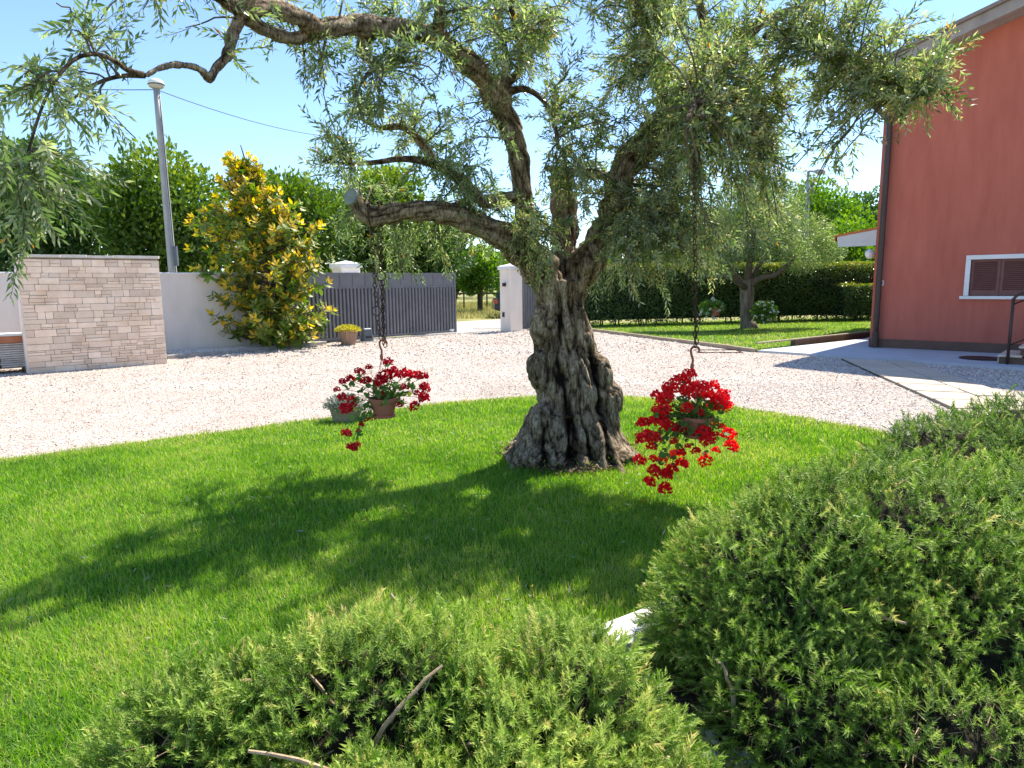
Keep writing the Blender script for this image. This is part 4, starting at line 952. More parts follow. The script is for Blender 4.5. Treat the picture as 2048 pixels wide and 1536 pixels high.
def red_basket(BD, name_label, hook_px, pot_px, pot_r, heads, petal, nleaf, trail, seed, rim_sq=.82):
    r_ = np.random.default_rng(seed)
    hk = at(*hook_px, BD); hk[2] = hk[2]
    pc_ = at(*pot_px, BD)                                          # centre of the rim
    pc_[0], pc_[1] = hk[0] * .35 + pc_[0] * .65, BD
    t = thing('hanging_basket', pc_, name_label, 'hanging basket', 'red geranium baskets hung from the olive tree')
    b = MB(); h = pot_r * 1.15
    b.lathe(pc_, [(.002, -h), (pot_r * .62, -h), (pot_r * .66, -h + .012), (pot_r * .88, -.03), (pot_r * .97, -.028), (pot_r, .0), (pot_r * .93, .0), (pot_r * .88, -.035), (.002, -.04)], 28)
    b.build('pot', M['terracotta'], t, smooth=False)
    b = MB(); b.lathe(pc_, [(.002, -h - .022), (pot_r * .74, -h - .02), (pot_r * .78, -h + .004), (pot_r * .66, -h + .003)], 24); b.build('saucer', M['terracotta'], t)
    # hook and wires
    s = .052; b = MB()
    arc = [(0, 0, -.095), (.004, 0, -.05), (-.006, 0, -.02)] + [(.018 + .030 * math.cos(a), 0, .012 + .030 * math.sin(a)) for a in np.linspace(math.pi, -.25, 9)]
    b.tube(smooth_path([hk + np.array(q) for q in arc], 3), .0085, 8); b.lathe(hk + [0, 0, -.12], [(.012, 0), (.014, .03), (.009, .04)], 10); b.build('hook', M['hook'], t, smooth=True)
    for a in (.4, 2.5, 4.6):
        b = MB(); b.tube([hk + [0, 0, -.11], pc_ + [pot_r * .95 * math.cos(a), pot_r * .95 * math.sin(a), 0]], .0026, 5); b.build('wire', M['hook'], t)
    # umbels
    hm = []
    for v in range(5):
        n = 110; d = rdir(n); d[:, 2] = np.abs(d[:, 2]) * 1.3 - .45; d = nrm(d); P = d * r_.uniform(.62, 1, (n, 1)) * np.array([1, 1, .92]); Dp = nrm(rdir(n) - d * .2); P = P - Dp * .17
        V, T, k = leaves(P, Dp, np.cross(Dp, d) + rdir(n) * .4, .42, .40, LEAF4); hm.append(tri_mesh('flower_head', V, T, petal, np.repeat(r_.random(n), k)))
    sv = MB(); lp_ = []
    for (x, y, w) in heads:
        dy = r_.uniform(-.15, .07); p = at(x, y, BD + dy); rad_ = w * 1.22 * BD / F
        q = Matrix.Translation(p) @ Matrix.Rotation(r_.uniform(0, 6.3), 4, 'Z') @ Matrix.Rotation(r_.normal(0, .35), 4, 'X') @ Matrix.Scale(rad_, 4)
        put('flower_head', hm[r_.integers(5)], q, t)
        a0 = pc_ + np.array([r_.uniform(-.6, .6) * pot_r, r_.uniform(-.6, .6) * pot_r, -.02]); mid_ = (a0 + p) / 2 + np.array([0, -.02, .07 + .1 * max(0, pc_[2] - p[2])]) + (p - a0) * [.25, .25, 0]
        tt = np.linspace(0, 1, 9)[:, None]; pth = (1 - tt) ** 2 * a0 + 2 * tt * (1 - tt) * mid_ + tt ** 2 * (p - [0, 0, rad_ * .3])
        sv.tube(pth, .0022, 4, False)
        for u in r_.uniform(.25, .92, 2 if p[2] > pc_[2] - .1 else trail): lp_.append(pth[min(8, int(u * 8))] + r_.normal(size=3) * .022)
    sv.build('stems', M['geranium_stem'], t, kind='stuff')
    for _ in range(nleaf):
        a = r_.uniform(0, 6.3); q = pot_r * r_.uniform(.1, 1.45); lp_.append(pc_ + [math.cos(a) * q, math.sin(a) * q, r_.uniform(-.05, .11) - .05 * max(0, q / pot_r - 1)])
    lm_ = []
    for v in range(6):
        ang_ = np.linspace(.35, 2 * math.pi - .35, 15); rad2 = 1 + .10 * np.cos(ang_ * 7); V = [(0, 0, 0)] + [(rad2[i] * math.cos(ang_[i]), rad2[i] * math.sin(ang_[i]), .22 + .10 * math.sin(3 * ang_[i] + v)) for i in range(15)]
        lm_.append(tri_mesh('leaf', V, [(0, i, i + 1) for i in range(1, 15)], M['geranium_leaf'], np.full(16, [.1, .25, .35, .5, .65, .95][v])))
    for p in lp_:
        s = r_.uniform(.017, .031); up_ = Vector(nrm(r_.normal(size=3) * .6 + [0, -.45, .75]))
        put('leaf', lm_[min(5, int(r_.beta(2, 2.6) * 6))], Matrix.Translation(p) @ up_.to_track_quat('Z', 'Y').to_matrix().to_4x4() @ Matrix.Rotation(r_.uniform(0, 6.3), 4, 'Z') @ Matrix.Scale(s, 4), t)
    return t
M['geranium_stem'] = plain('geranium_stem', (0.10, 0.13, 0.04), 0.6)
zR = lambda x, y: (1150 + x / 4.389, 700 + y / 4.389)
zL = lambda x, y: (500 + x / 3.413, 650 + y / 3.413)
hr = [(1000,212,12),(965,262,11),(905,285,14),(815,325,12),(720,405,12),(835,375,15),(805,415,13),(1020,385,15),(960,350,12),(1100,330,15),(1210,318,13),(1150,395,15),(1060,310,10),(1250,425,14),(1300,400,14),(1340,500,11),(1290,450,14),(980,510,11),(1100,550,9),(1200,500,12),(1260,490,12),(760,475,12),(795,520,13),(705,525,8),(750,565,13),(600,645,13),(745,635,18),(710,610,12),(860,690,13),(930,685,14),(1040,718,14),(1130,722,14),(1160,785,14),(610,765,16),(680,770,14),(725,770,11),(670,850,10),(870,800,8),(990,845,6),(565,970,12),(685,955,9),(765,965,10),(880,915,13),(935,900,9),(940,1000,13),(690,1050,11),(750,1090,13),(840,1050,13),(810,1100,11),(655,1160,12),(790,1220,14),(1060,890,9),(1140,970,13),(1240,882,8),(1355,742,14),(1372,845,13),(1235,652,7),(1292,675,7),(1232,742,7)]
hl = [(943,255,10),(735,312,7),(760,322,8),(810,290,7),(688,370,10),(630,388,8),(790,382,11),(925,350,15),(895,388,13),(880,370,10),(985,325,13),(1065,335,13),(1110,348,11),(1040,348,9),(1178,352,11),(1150,330,6),(595,442,7),(630,495,10),(700,520,12),(660,575,12),(640,560,9),(1055,425,9),(1190,425,11),(1205,440,8),(1140,465,7),(1190,505,12),(1180,480,9),(1122,555,11),(1020,548,7),(880,525,11),(895,478,9),(835,635,9),(785,642,6),(760,680,6),(740,725,6),(650,735,9),(675,745,8),(690,835,10),(730,820,8),(715,845,7),(855,425,5)]
BR = 4.75; topR = at(1388, 216, BR)
red_basket(BR, 'full hanging basket of bright red geraniums trailing long, right of the olive trunk', (1385, 705), (1400, 832), .115, [(*zR(x, y), w) for x, y, w in hr], M['red_petal'], 70, 3, 5)
red_basket(BD, 'hanging basket of darker red geraniums with thin trailing stems, left of the olive trunk', (762, 690), (767, 795), .125, [(*zL(x, y), w * .92) for x, y, w in hl], M['deep_petal'], 75, 3, 6)
hkR = at(1385, 705, BR); hkL = at(762, 690, BD)
c = thing('chain', topR, 'long rusty chain carrying the bright basket right of the olive trunk', 'chain', 'rusty chains in the olive tree')
hang_links(c, topR, hkR + [.018, 0, .035])
hang_links(c, hkR + [.03, .02, .30], hkR + [.028, .01, .06])
topL = at(742, 440, BD + .02); topL2 = at(762, 432, BD + .05)
r1 = at(753, 622, BD); r2 = at(762, 552, BD + .03)
c = thing('chain', topL, 'doubled rusty chain with rings carrying the darker basket from left limb', 'chain', 'rusty chains in the olive tree')
hang_links(c, topL, r1 + [0, 0, .035]); hang_links(c, r1 - [0, 0, .035], hkL + [.0, .0, .04]); hang_links(c, topL2, r2 + [0, 0, .035]); hang_links(c, r2 - [0, 0, .035], hkL + [.03, .01, -.02]); hang_links(c, r2 - [-.015, 0, .035], hkL + [.015, .02, .0])
for p in (r1, r2): put('ring', ring_me, Matrix.Translation(p), c)
b = MB()
for x, Y in ((742, BD + .02), (762, BD + .05)):
    p = at(x, 428, Y); b.tube([p + [.0, -.10 * math.cos(a), .10 * math.sin(a)] for a in np.linspace(0, 2 * math.pi, 16)], .008, 5)
b.build('loop', M['rust'], c)

# ================================================================== ROSEMARY
def sprig_tpl(seed, nn, ln_):
    r_ = np.random.default_rng(seed); P, D, S = [], [], []
    for i in range(nn):
        t_ = (i + .5) / nn; a = i * 2.4 + r_.normal(0, .3); o_ = np.array([math.cos(a), math.sin(a), 0]); el_ = .35 + 1.1 * t_ + r_.normal(0, .15)
        P.append((0, 0, t_)); D.append(o_ + np.array([0, 0, el_])); S.append(np.cross(o_, [0, 0, 1]))
    L_ = ln_ * (1 - .45 * np.linspace(0, 1, nn) ** 3) * r_.uniform(.8, 1.15, nn)
    V, T, k = leaves(np.array(P), np.array(D), np.array(S), L_, ln_ * .19, NEEDLE)
    return V, T, np.repeat(np.linspace(0, 1, nn), k)
SPR = [sprig_tpl(i, 30, .30) for i in range(4)]
M['bush_shade'] = noisy('bush_shade', [(0.35, (0.012, 0.010, 0.006)), (0.55, (0.035, 0.032, 0.014)), (0.75, (0.11, 0.085, 0.05))], 40, rough=1, bump=1.0, bscale=60, bdist=.03)  # near-black colour standing in for deep shade between the sprigs
def rosemary(label, lumps, nsp, nstem, seed, tshift=0.0, smin=.10, smax=.19):
    """lumps: (centre xyz, radii xyz)"""
    r_ = np.random.default_rng(seed); c0 = np.mean([l[0] for l in lumps], 0)
    t = thing('rosemary_bush', (c0[0], c0[1], 0), label, 'bush', 'rosemary bushes in the planting bed')
    areas = np.array([l[1][0] * l[1][1] + l[1][0] * l[1][2] + l[1][1] * l[1][2] for l in lumps]); areas /= areas.sum()
    P, D = [], []
    while len(P) < nsp:
        m_ = 4000; li = r_.choice(len(lumps), m_, p=areas); d = nrm(r_.normal(size=(m_, 3)))
        cen = np.array([l[0] for l in lumps])[li]; rad_ = np.array([l[1] for l in lumps])[li]
        sh = np.where(r_.random(m_) < .75, r_.uniform(.93, 1.05, m_), r_.uniform(.74, .94, m_))
        nz = vnoise(d * rad_ + cen, 5.5, seed) ; n2 = vnoise(d * rad_ + cen, 13.0, seed + 5); p = cen + d * rad_ * (sh * (1 + .16 * nz + .10 * n2))[:, None]
        keep = p[:, 2] > .03
        for j, l in enumerate(lumps):                                # drop what lies deep inside another lump
            q = (((p - l[0]) / np.array(l[1])) ** 2).sum(1); keep &= q > .55
        # a bush seen from its front: the far underside needs fewer sprigs
        keep &= inview(p, 260) | (r_.random(m_) < .25)
        keep &= (nz + .8 * n2 > -.34) | (r_.random(m_) < .25)
        out = nrm(d / rad_); dv = nrm(out * .9 + nrm(r_.normal(size=(m_, 3))) * .7 + np.array([0, 0, .15]))
        P += list(p[keep]); D += list(dv[keep])
    P, D = np.array(P[:nsp]), np.array(D[:nsp]); L_ = r_.uniform(smin, smax, nsp); lg = r_.random(nsp) < .05; L_[lg] *= 1.9
    patch = vnoise(P, 2.6, seed + 40.0); VV, TT, tt_ = [], [], []; off = 0
    for i in range(nsp):
        tv_, tf_, tg = SPR[i % 4]
        z_ = D[i]; a = r_.normal(size=3); x_ = np.cross(a, z_); x_ /= np.linalg.norm(x_); y_ = np.cross(z_, x_); bend = r_.normal(0, .18)
        W = np.stack([x_, y_, z_]); v = tv_.copy(); v[:, 0] += bend * v[:, 2] ** 2; v = v @ W * L_[i] + P[i] - z_ * L_[i] * .5
        VV.append(v); TT.append(tf_ + off); off += len(v)
        dead = r_.random() < .06
        tt_.append(np.clip(.20 + tshift + .40 * tg ** 1.6 + .34 * patch[i] + r_.normal(0, .14) + (.6 if dead else 0), 0, 1))
    tri_obj('foliage', np.concatenate(VV), np.concatenate(TT), M['rosemary'], t, np.concatenate(tt_), kind='stuff')
    for i in range(nstem):                                           # woody arching stems
        l = lumps[r_.integers(len(lumps))]; a = r_.uniform(0, 2 * math.pi); e_ = r_.uniform(.15, 1.2)
        d = np.array([math.cos(a) * math.cos(e_), math.sin(a) * math.cos(e_), math.sin(e_)]); end = np.array(l[0]) + d * np.array(l[1]) * r_.uniform(.92, 1.12)
        st_ = np.array([l[0][0] + r_.normal(0, .18), l[0][1] + r_.normal(0, .12), .02]); md_ = (st_ * .5 + end * .5) + [0, 0, .28 * l[1][2]] + r_.normal(size=3) * .05
        tq = np.linspace(0, 1, 12)[:, None]; pth = (1 - tq) ** 2 * st_ + 2 * tq * (1 - tq) * md_ + tq ** 2 * end + np.cumsum(r_.normal(size=(12, 3)) * .006, 0)
        b = MB(); b.tube(pth, np.linspace(.011, .004, 12), 6); b.build('stem', M['rose_stem'], t)
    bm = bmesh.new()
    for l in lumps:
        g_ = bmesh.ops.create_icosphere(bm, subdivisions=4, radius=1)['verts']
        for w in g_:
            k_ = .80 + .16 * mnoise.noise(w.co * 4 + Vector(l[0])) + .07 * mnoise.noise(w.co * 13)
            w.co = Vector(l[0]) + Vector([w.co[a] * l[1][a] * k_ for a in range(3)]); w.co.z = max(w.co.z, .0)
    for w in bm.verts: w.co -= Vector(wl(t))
    me = bpy.data.meshes.new('shade_core'); bm.to_mesh(me); bm.free(); me.materials.append(M['bush_shade']); link('shade_core', me, t)  # added dark core: paints shade into the bush gaps, blocks the view through
    n = 5000; l_i = r_.integers(len(lumps), size=n); d = nrm(r_.normal(size=(n, 3))); cen = np.array([l[0] for l in lumps])[l_i]; rad_ = np.array([l[1] for l in lumps])[l_i]
    p = cen + d * rad_ * r_.uniform(.7, .9, (n, 1)); p[:, 2] = np.abs(p[:, 2]) + .02
    leaf_obj('inner_twigs', p, nrm(d + r_.normal(size=(n, 3)) * .5), r_.normal(size=(n, 3)), r_.uniform(.05, .11, n), .004, np.zeros(n), M['rose_stem'], t, BLADE1)
    return t
rosemary('large domed rosemary bush filling the lower right corner, over the pebbles', [((1.62, 2.72, .20), (.80, .62, .64)), ((1.18, 2.62, .14), (.60, .52, .60)), ((2.35, 2.75, .22), (.75, .6, .60)), ((1.75, 2.35, .1), (.62, .45, .50)), ((1.10, 2.42, .08), (.50, .36, .46)), ((1.02, 2.16, .03), (.36, .28, .36)), ((1.45, 1.98, .0), (.48, .30, .34))], 13000, 40, 31, .08, .045, .085)
rosemary('farther rosemary bush beside the slab path at right edge of the lawn', [((3.75, 4.45, .22), (.90, .7, .60)), ((2.95, 4.35, .14), (.62, .55, .56)), ((4.5, 4.3, .24), (.85, .7, .66)), ((3.4, 3.8, .1), (.7, .5, .52))], 6500, 10, 32, -.07, .05, .09)
rosemary('low sprawling rosemary bush across the bottom, with woody stems and a gap at right', [((-.38, 1.76, .07), (.60, .42, .57)), ((-.82, 1.68, .05), (.42, .40, .50)), ((.14, 1.78, .10), (.38, .40, .50)), ((.0, 1.6, .05), (.44, .40, .50)), ((-.3, 1.32, .05), (.75, .4, .44)), ((.36, 1.50, 0), (.24, .30, .40))], 10500, 48, 33, .12, .045, .085)

# kerb block, pebbles in the bed
kf = frame(kp, kd)
kbk = thing('kerb_block', (*kp, 0), 'white rounded stone kerb block between the lawn and the rosemary bed', 'kerb block')
for (s0_, s1_) in ((-.62, .0 - .006), (.0, .60), (.606, 1.2)):
    b = MB(); b.box(kf, s0_ - .08, s1_ - .08, -.16, .02, -.03, .115); b.build('kerb_stone', M['white_stone'], kbk, bevel=.022)
pm_ = []
for v in range(6):
    bm = bmesh.new(); bmesh.ops.create_icosphere(bm, subdivisions=2, radius=1)
    for w in bm.verts: w.co *= 1 + .13 * mnoise.noise(w.co * 1.3 + Vector((v * 5, 0, 0)))
    me = bpy.data.meshes.new('pebble'); bm.to_mesh(me); bm.free(); me.polygons.foreach_set('use_smooth', np.ones(len(me.polygons), bool)); me.materials.append(M['pebble']); pm_.append(me)
def pebble(p, s, label, group='rounded pebbles under the rosemary'):
    m = Matrix.Translation(p) @ Matrix.Rotation(random.uniform(0, 6.3), 4, 'Z') @ Matrix.Rotation(random.uniform(-.25, .25), 4, 'X') @ Matrix.Diagonal((s, s * random.uniform(.62, .8), s * random.uniform(.5, .65), 1))
    o = put('pebble', random.choice(pm_), m); tag(o, label, 'pebble', group)
for (x, y, s, lab) in ((1412, 1475, .040, 'leftmost pale rounded pebble in bed gap below the large rosemary'), (1432, 1492, .030, 'narrow upright pebble wedged beside the leftmost pale pebble'), (1450, 1513, .040, 'pale round pebble in middle of the bed gap by front rosemary'),
                       (1486, 1512, .052, 'broadest pebble of the bed gap, lying under the large rosemary'), (1500, 1528, .048, 'beige pebble at the bottom edge below the broadest pebble'), (1462, 1478, .034, 'small pebble half hidden beneath the rosemary sprigs'), (1300, 1368, .05, 'grey pebble lying at foot of the white kerb block'), (1420, 1512, .036, 'lowest pebble beside the front rosemary in the bed gap'), (1518, 1500, .036, 'rightmost pebble of the bed gap, under large rosemary'), (1436, 1462, .03, 'topmost small pebble of the bed gap'), (1470, 1534, .03, 'little pebble at the very bottom edge of bed gap')):
    g = G(x, y, .02); pebble(g, s, lab)
# lavender by the far bush
lv = thing('lavender', (*at(1945, 850, 5.0)[:2], 0), 'few grey lavender spikes rising behind the far rosemary bush', 'lavender')
bs = at(1950, 850, 5.0); bs[2] = 0.01
b = MB(); Pq = []
for (x, y) in ((1952, 803), (1960, 815), (1994, 790), (1998, 802), (1975, 812), (2008, 808), (2034, 800), (2046, 806), (1948, 820), (1986, 818)):
    p = at(x, y, 5.0 + rng.normal(0, .08)); b.tube([bs + [rng.normal(0, .08) + (p[0] - bs[0]) * .7, rng.normal(0, .05), 0], p], .0032, 4)
    for j in range(22): Pq.append(p + np.array([0, 0, -.002 * j]) + rng.normal(size=3) * .006)
b.build('stems', M['geranium_stem'], lv, kind='stuff'); Pq = np.array(Pq); n = len(Pq)
leaf_obj('spikes', Pq, nrm(rdir(n) + [0, 0, .8]), rdir(n), .016, .009, rng.random(n), M['lavender'], lv)

# ================================================================== GRASS AND GRAVEL
def blades(name, poly, n, xr, yr, zb, hfun, wfun, tpl, mat, cull=True, bias=0.0, edge_dry=None):
    P = np.stack([rng.uniform(*xr, n), rng.uniform(*yr, n), np.full(n, zb)], 1)
    P = P[in_poly(P, poly)]
    if cull: P = P[inview(P, 60) | (inview(P, 1100) & (rng.random(len(P)) < .28))]
    n = len(P); d = np.linalg.norm(P[:, :2], axis=1)
    az = rng.uniform(0, 2 * math.pi, n); lean = np.abs(rng.normal(.62, .36, n)) + .05
    D = np.stack([np.cos(az) * np.sin(lean), np.sin(az) * np.sin(lean), np.cos(lean)], 1)
    pt = vnoise(P, .8, 3.0) * .30 + vnoise(P, 2.6, 9.0) * .26 + vnoise(P, 9.0, 5.0) * .14
    tint = np.clip(.48 + bias + pt + rng.normal(0, .24, n), 0, .92)
    dryp = np.clip(vnoise(P, .7, 31.0) * 2.2 - .25, 0, 1) * .16 + .03; dm = rng.random(n) < dryp; tint[dm] = rng.uniform(.88, 1, dm.sum())
    if edge_dry is not None:
        e = np.min(np.linalg.norm(P[:, None, :2] - edge_dry[None, :, :2], axis=2), axis=1)
        dry = rng.random(n) < .55 * np.exp(-(e / .20) ** 2); tint[dry] = rng.uniform(.86, 1, dry.sum())
    S = np.stack([-np.sin(az + rng.normal(0, .8, n)), np.cos(az), np.zeros(n)], 1)
    V, T, k = leaves(P, D, S, hfun(d) * np.clip(rng.normal(.95, .28, n), .4, 1.8), wfun(d), tpl)
    return tri_obj(name, V, T, mat, None, np.repeat(tint, k), kind='stuff')
ed_dense = smooth_path([(p[0], p[1]) for p in edge], 3)
lp_ = [tuple(p) for p in lawn]
blades('grass', lp_, 470000, (-6.6, 3.6), (1.5, 4.4), .015, lambda d: .052, lambda d: .0055 + 0 * d, BLADE1, M['grass'])
blades('grass', lp_, 385000, (-9.3, 5.0), (4.4, 6.6), .015, lambda d: .050, lambda d: .0082 + 0 * d, BLADE1, M['grass'], edge_dry=ed_dense)
blades('grass', lp_, 190000, (-6.5, 5.0), (6.6, 9.7), .015, lambda d: .048, lambda d: .0115 + 0 * d, BLADE1, M['grass'], edge_dry=ed_dense)
blades('grass', [tuple(p) for p in bl], 95000, (1.6, 16.5), (15, 30), .03, lambda d: .055, lambda d: .020 + 0 * d, BLADE1, M['grass'], bias=.16)
gi = 0
for o in list(C.objects):
    if o.name.startswith('grass'):
        gi += 1
lab = ['mown lawn grass in the foreground', 'mown lawn grass around the olive trunk', 'far part of the mown front lawn grass by the gravel', 'bright mown grass of the back lawn before the hedge']
for o, l in zip([o for o in C.objects if o.name.startswith('grass')], lab): tag(o, l, 'grass')
OCT = np.array([(1, 0, 0), (0, 1, 0), (-1, 0, 0), (0, -1, 0), (0, 0, 1), (0, 0, -.6)], float)
OCT_T = np.array([(0, 1, 4), (1, 2, 4), (2, 3, 4), (3, 0, 4)])
def pebbles(n, xr, yr, r0_, r1_, bias=0.0, z0=0.0, poly=None):
    P = np.stack([rng.uniform(*xr, n), rng.uniform(*yr, n), np.full(n, z0)], 1)
    k = in_poly(P, poly or drive) & ~in_poly(P, lp_) & ~in_poly(P, [tuple(p) for p in pe]) & ~in_poly(P, wk) & ~in_poly(P, st) & inview(P, 30)
    s_ = (P[:, :2] - sA) @ nrm(sB - sA); o_ = (P[:, :2] - sA) @ np.array([-(sB - sA)[1], (sB - sA)[0]]) / sL
    k &= ~((s_ > -.1) & (s_ < sL + .05) & (o_ > -.02))
    P = P[k]; n = len(P); r_ = rng.uniform(r0_, r1_, n); a = rng.uniform(0, 6.3, n)
    V = OCT[None] * np.stack([r_ * rng.uniform(.8, 1.5, n), r_ * rng.uniform(.6, 1, n), r_ * rng.uniform(.35, .75, n)], 1)[:, None] * rng.uniform(.7, 1.25, (n, 6, 1))
    tl = rng.normal(0, .35, (n, 1)); V[:, :, 2] += V[:, :, 0] * tl
    c_, s__ = np.cos(a)[:, None], np.sin(a)[:, None]; X = V[:, :, 0] * c_ - V[:, :, 1] * s__; Y = V[:, :, 0] * s__ + V[:, :, 1] * c_
    V = np.stack([X, Y, V[:, :, 2]], 2) + P[:, None]; V[:, :, 2] += r_[:, None] * .18
    T = OCT_T[None] + (np.arange(n) * 6)[:, None, None]
    t_ = np.clip(rng.beta(2.6, 1.5, n) + bias + .10 * np.clip(P[:, 0] / 6, -1, 1) + .22 * vnoise(P, .45, 12.0), 0, 1); t_[rng.random(n) < .05] = .02
    return V.reshape(-1, 3), T.reshape(-1, 3), np.repeat(t_, 6)
Vs, Ts, ts_, off = [], [], [], 0
n = 700; i_ = rng.integers(0, len(edge) - 1, n); f_ = rng.random((n, 1)); P = edge[i_] * (1 - f_) + edge[i_ + 1] * f_ + rng.normal(0, .07, (n, 2))
P = np.column_stack([P, np.full(n, .045)]); r_ = rng.uniform(.007, .016, n); V = OCT[None] * r_[:, None, None] * rng.uniform(.7, 1.3, (n, 6, 1)) * [1.2, 1, .7] + P[:, None]
Vs.append(V.reshape(-1, 3)); Ts.append((OCT_T[None] + (np.arange(n) * 6)[:, None, None]).reshape(-1, 3)); ts_.append(np.repeat(rng.uniform(.3, 1, n), 6)); off = n * 6
for a in ((40000, (-8, 0), (5, 10.5), .007, .014), (50000, (-.5, 8.5), (5.5, 10.6), .008, .018), (42000, (-12, 11), (10.5, 15.5), .011, .021), (16000, (-8, 5), (15.5, 24.5), .02, .036)):
    V, T, t_ = pebbles(*a); Vs.append(V); Ts.append(T + off); ts_.append(t_); off += len(V)
V, T, t_ = pebbles(6000, (-9, -4), (14.5, 20), .02, .04, .1, .05, poly=None); 
o = tri_obj('gravel', np.concatenate(Vs), np.concatenate(Ts), M['gravel_stone'], None, np.concatenate(ts_), kind='stuff'); tag(o, 'loose white and pinkish gravel stones covering the drive', 'gravel')
n = 2200; u_, v_ = rng.random(n), rng.random(n)
stp_ = np.array(st); P = (stp_[0] * (1 - u_)[:, None] + stp_[1] * u_[:, None]) * (1 - v_)[:, None] + (stp_[3] * (1 - u_)[:, None] + stp_[2] * u_[:, None]) * v_[:, None]
P3 = np.column_stack([P, np.full(n, .05)]); r_ = rng.uniform(.02, .045, n)
V = OCT[None] * (r_[:, None] * np.stack([rng.uniform(.8, 1.4, n), rng.uniform(.7, 1.1, n), rng.uniform(.4, .8, n)], 1))[:, None] * rng.uniform(.7, 1.25, (n, 6, 1)) + P3[:, None]; V[:, :, 2] += .012
o = tri_obj('gravel', V.reshape(-1, 3), (OCT_T[None] + (np.arange(n) * 6)[:, None, None]).reshape(-1, 3), M['gravel_stone'], None, np.repeat(rng.uniform(.5, 1, n), 6), kind='stuff'); tag(o, 'coarse white stones of the strip below the magnolia', 'gravel')
# fallen leaves on the lawn
n = 260; P = np.stack([rng.uniform(-2.6, 2.6, n), rng.uniform(2.6, 8.0, n), np.full(n, .055)], 1); P = P[in_poly(P, lp_)]; n = len(P); D = rdir(n) * [1, 1, .3]
o = leaf_obj('leaf_litter', P, D, np.cross(nrm(D), [0, 0, 1.0]) + rng.normal(size=(n, 3)) * .3, rng.uniform(.03, .055, n), .011, rng.uniform(.5, 1, n), M['olive'], None, LEAF6); tag(o, 'small olive leaves scattered over the front lawn', 'litter')
fl_ = [tri_mesh('fallen_leaf', LEAF6[0] * [1, 1, 1], LEAF6[1], M['silver'], np.full(6, .7))]
for (x, y, l, a, lab) in ((592, 1063, .06, 0.3, 'pale fallen leaf lying on the sunlit lawn, larger of two'), (558, 1047, .035, 1.2, 'small pale fallen leaf above the larger one on lawn'), (160, 1115, .04, .2, 'pale fallen leaf on the shaded left lawn'), (515, 908, .04, 2.0, 'pale fallen leaf near the gravel edge of lawn')):
    g = G(x, y, .065); o = put('fallen_leaf', fl_[0], Matrix.Translation(g) @ Matrix.Rotation(a, 4, 'Z') @ Matrix.Diagonal((l, l * .35, l, 1))); tag(o, lab, 'leaf', 'fallen leaves on the lawn')

# ================================================================== MAGNOLIA
mg0 = G(548, 692, .05)
mag = thing('magnolia', mg0, 'young magnolia with yellow and rust coloured leaf tips before the white wall and gate', 'tree')
MY = mg0[1]
env = [(280, 478, 482), (330, 440, 515), (380, 425, 580), (420, 385, 610), (450, 368, 645), (500, 378, 660), (540, 392, 672), (580, 405, 672), (620, 400, 672), (650, 405, 672), (685, 440, 650)]
ey = [at(500, e[0], MY)[2] for e in env]; el_ = [at(e[1], e[0], MY)[0] for e in env]; er_ = [at(e[2], e[0], MY)[0] for e in env]
ez = ey[::-1]; rl, rr2 = el_[::-1], er_[::-1]
r_ = np.random.default_rng(77)
tb = MB(); tk = smooth_path([(mg0[0], MY, .0), (mg0[0] - .03, MY, 1.0), (at(528, 480, MY)[0], MY, at(528, 480, MY)[2]), (at(512, 400, MY)[0], MY, at(512, 400, MY)[2]), (at(490, 320, MY)[0], MY, at(490, 320, MY)[2]), tuple(at(481, 290, MY))], 5)
tb.tube(tk, np.linspace(.05, .012, len(tk)), 8); tb.build('trunk', M['bark_dark'], mag, smooth=True)
br = MB(); WP = []; WD = []; Wt = []
for i in range(205):
    while True:
        u = r_.uniform(.03, .99); zt_ = ez[0] + (ez[-1] - ez[0]) * u * .98 + .05
        l, rgt = np.interp(zt_, ez, rl), np.interp(zt_, ez, rr2)
        if r_.random() < (.10 + rgt - l) / (max(rr2) - min(rl)): break
    l, rgt = np.interp(zt_, ez, rl), np.interp(zt_, ez, rr2); cx_ = (l + rgt) / 2; hw_ = (rgt - l) / 2 * 1.04
    a = r_.uniform(0, 6.3); q = r_.uniform(.50, 1.02) * hw_ * (1 if r_.random() < .85 else 1.16)
    dy = math.sin(a) * q * .75; dy = min(dy, .45)
    end = np.array([cx_ + math.cos(a) * q, MY + dy, zt_])
    zi = max(.15, zt_ - r_.uniform(.3, .9)); s = np.array([np.interp(zi, tk[:, 2], tk[:, 0]), MY, zi])
    tt = np.linspace(0, 1, 8)[:, None]; md_ = (s + end) / 2 + [0, 0, -.12]; pth = (1 - tt) ** 2 * s + 2 * tt * (1 - tt) * md_ + tt ** 2 * end
    br.tube(pth, np.linspace(.018, .006, 8), 5, False)
    WP.append(end); WD.append(nrm(end - md_ + [0, 0, .25])); Wt.append(zt_)
    for u2 in r_.uniform(.4, .95, 4):
        p = pth[int(u2 * 7)]; d = nrm(r_.normal(size=3) + [0, -.1, .35]); e2_ = p + d * r_.uniform(.12, .3)
        br.tube([p, (p + e2_) / 2 + [0, 0, -.02], e2_], [.007, .006, .005], 4, False); WP.append(e2_); WD.append(nrm(d + [0, 0, .4])); Wt.append(e2_[2])
br.build('branches', M['bark_dark'], mag, kind='stuff')
P, D, S, L_, tn = [], [], [], [], []
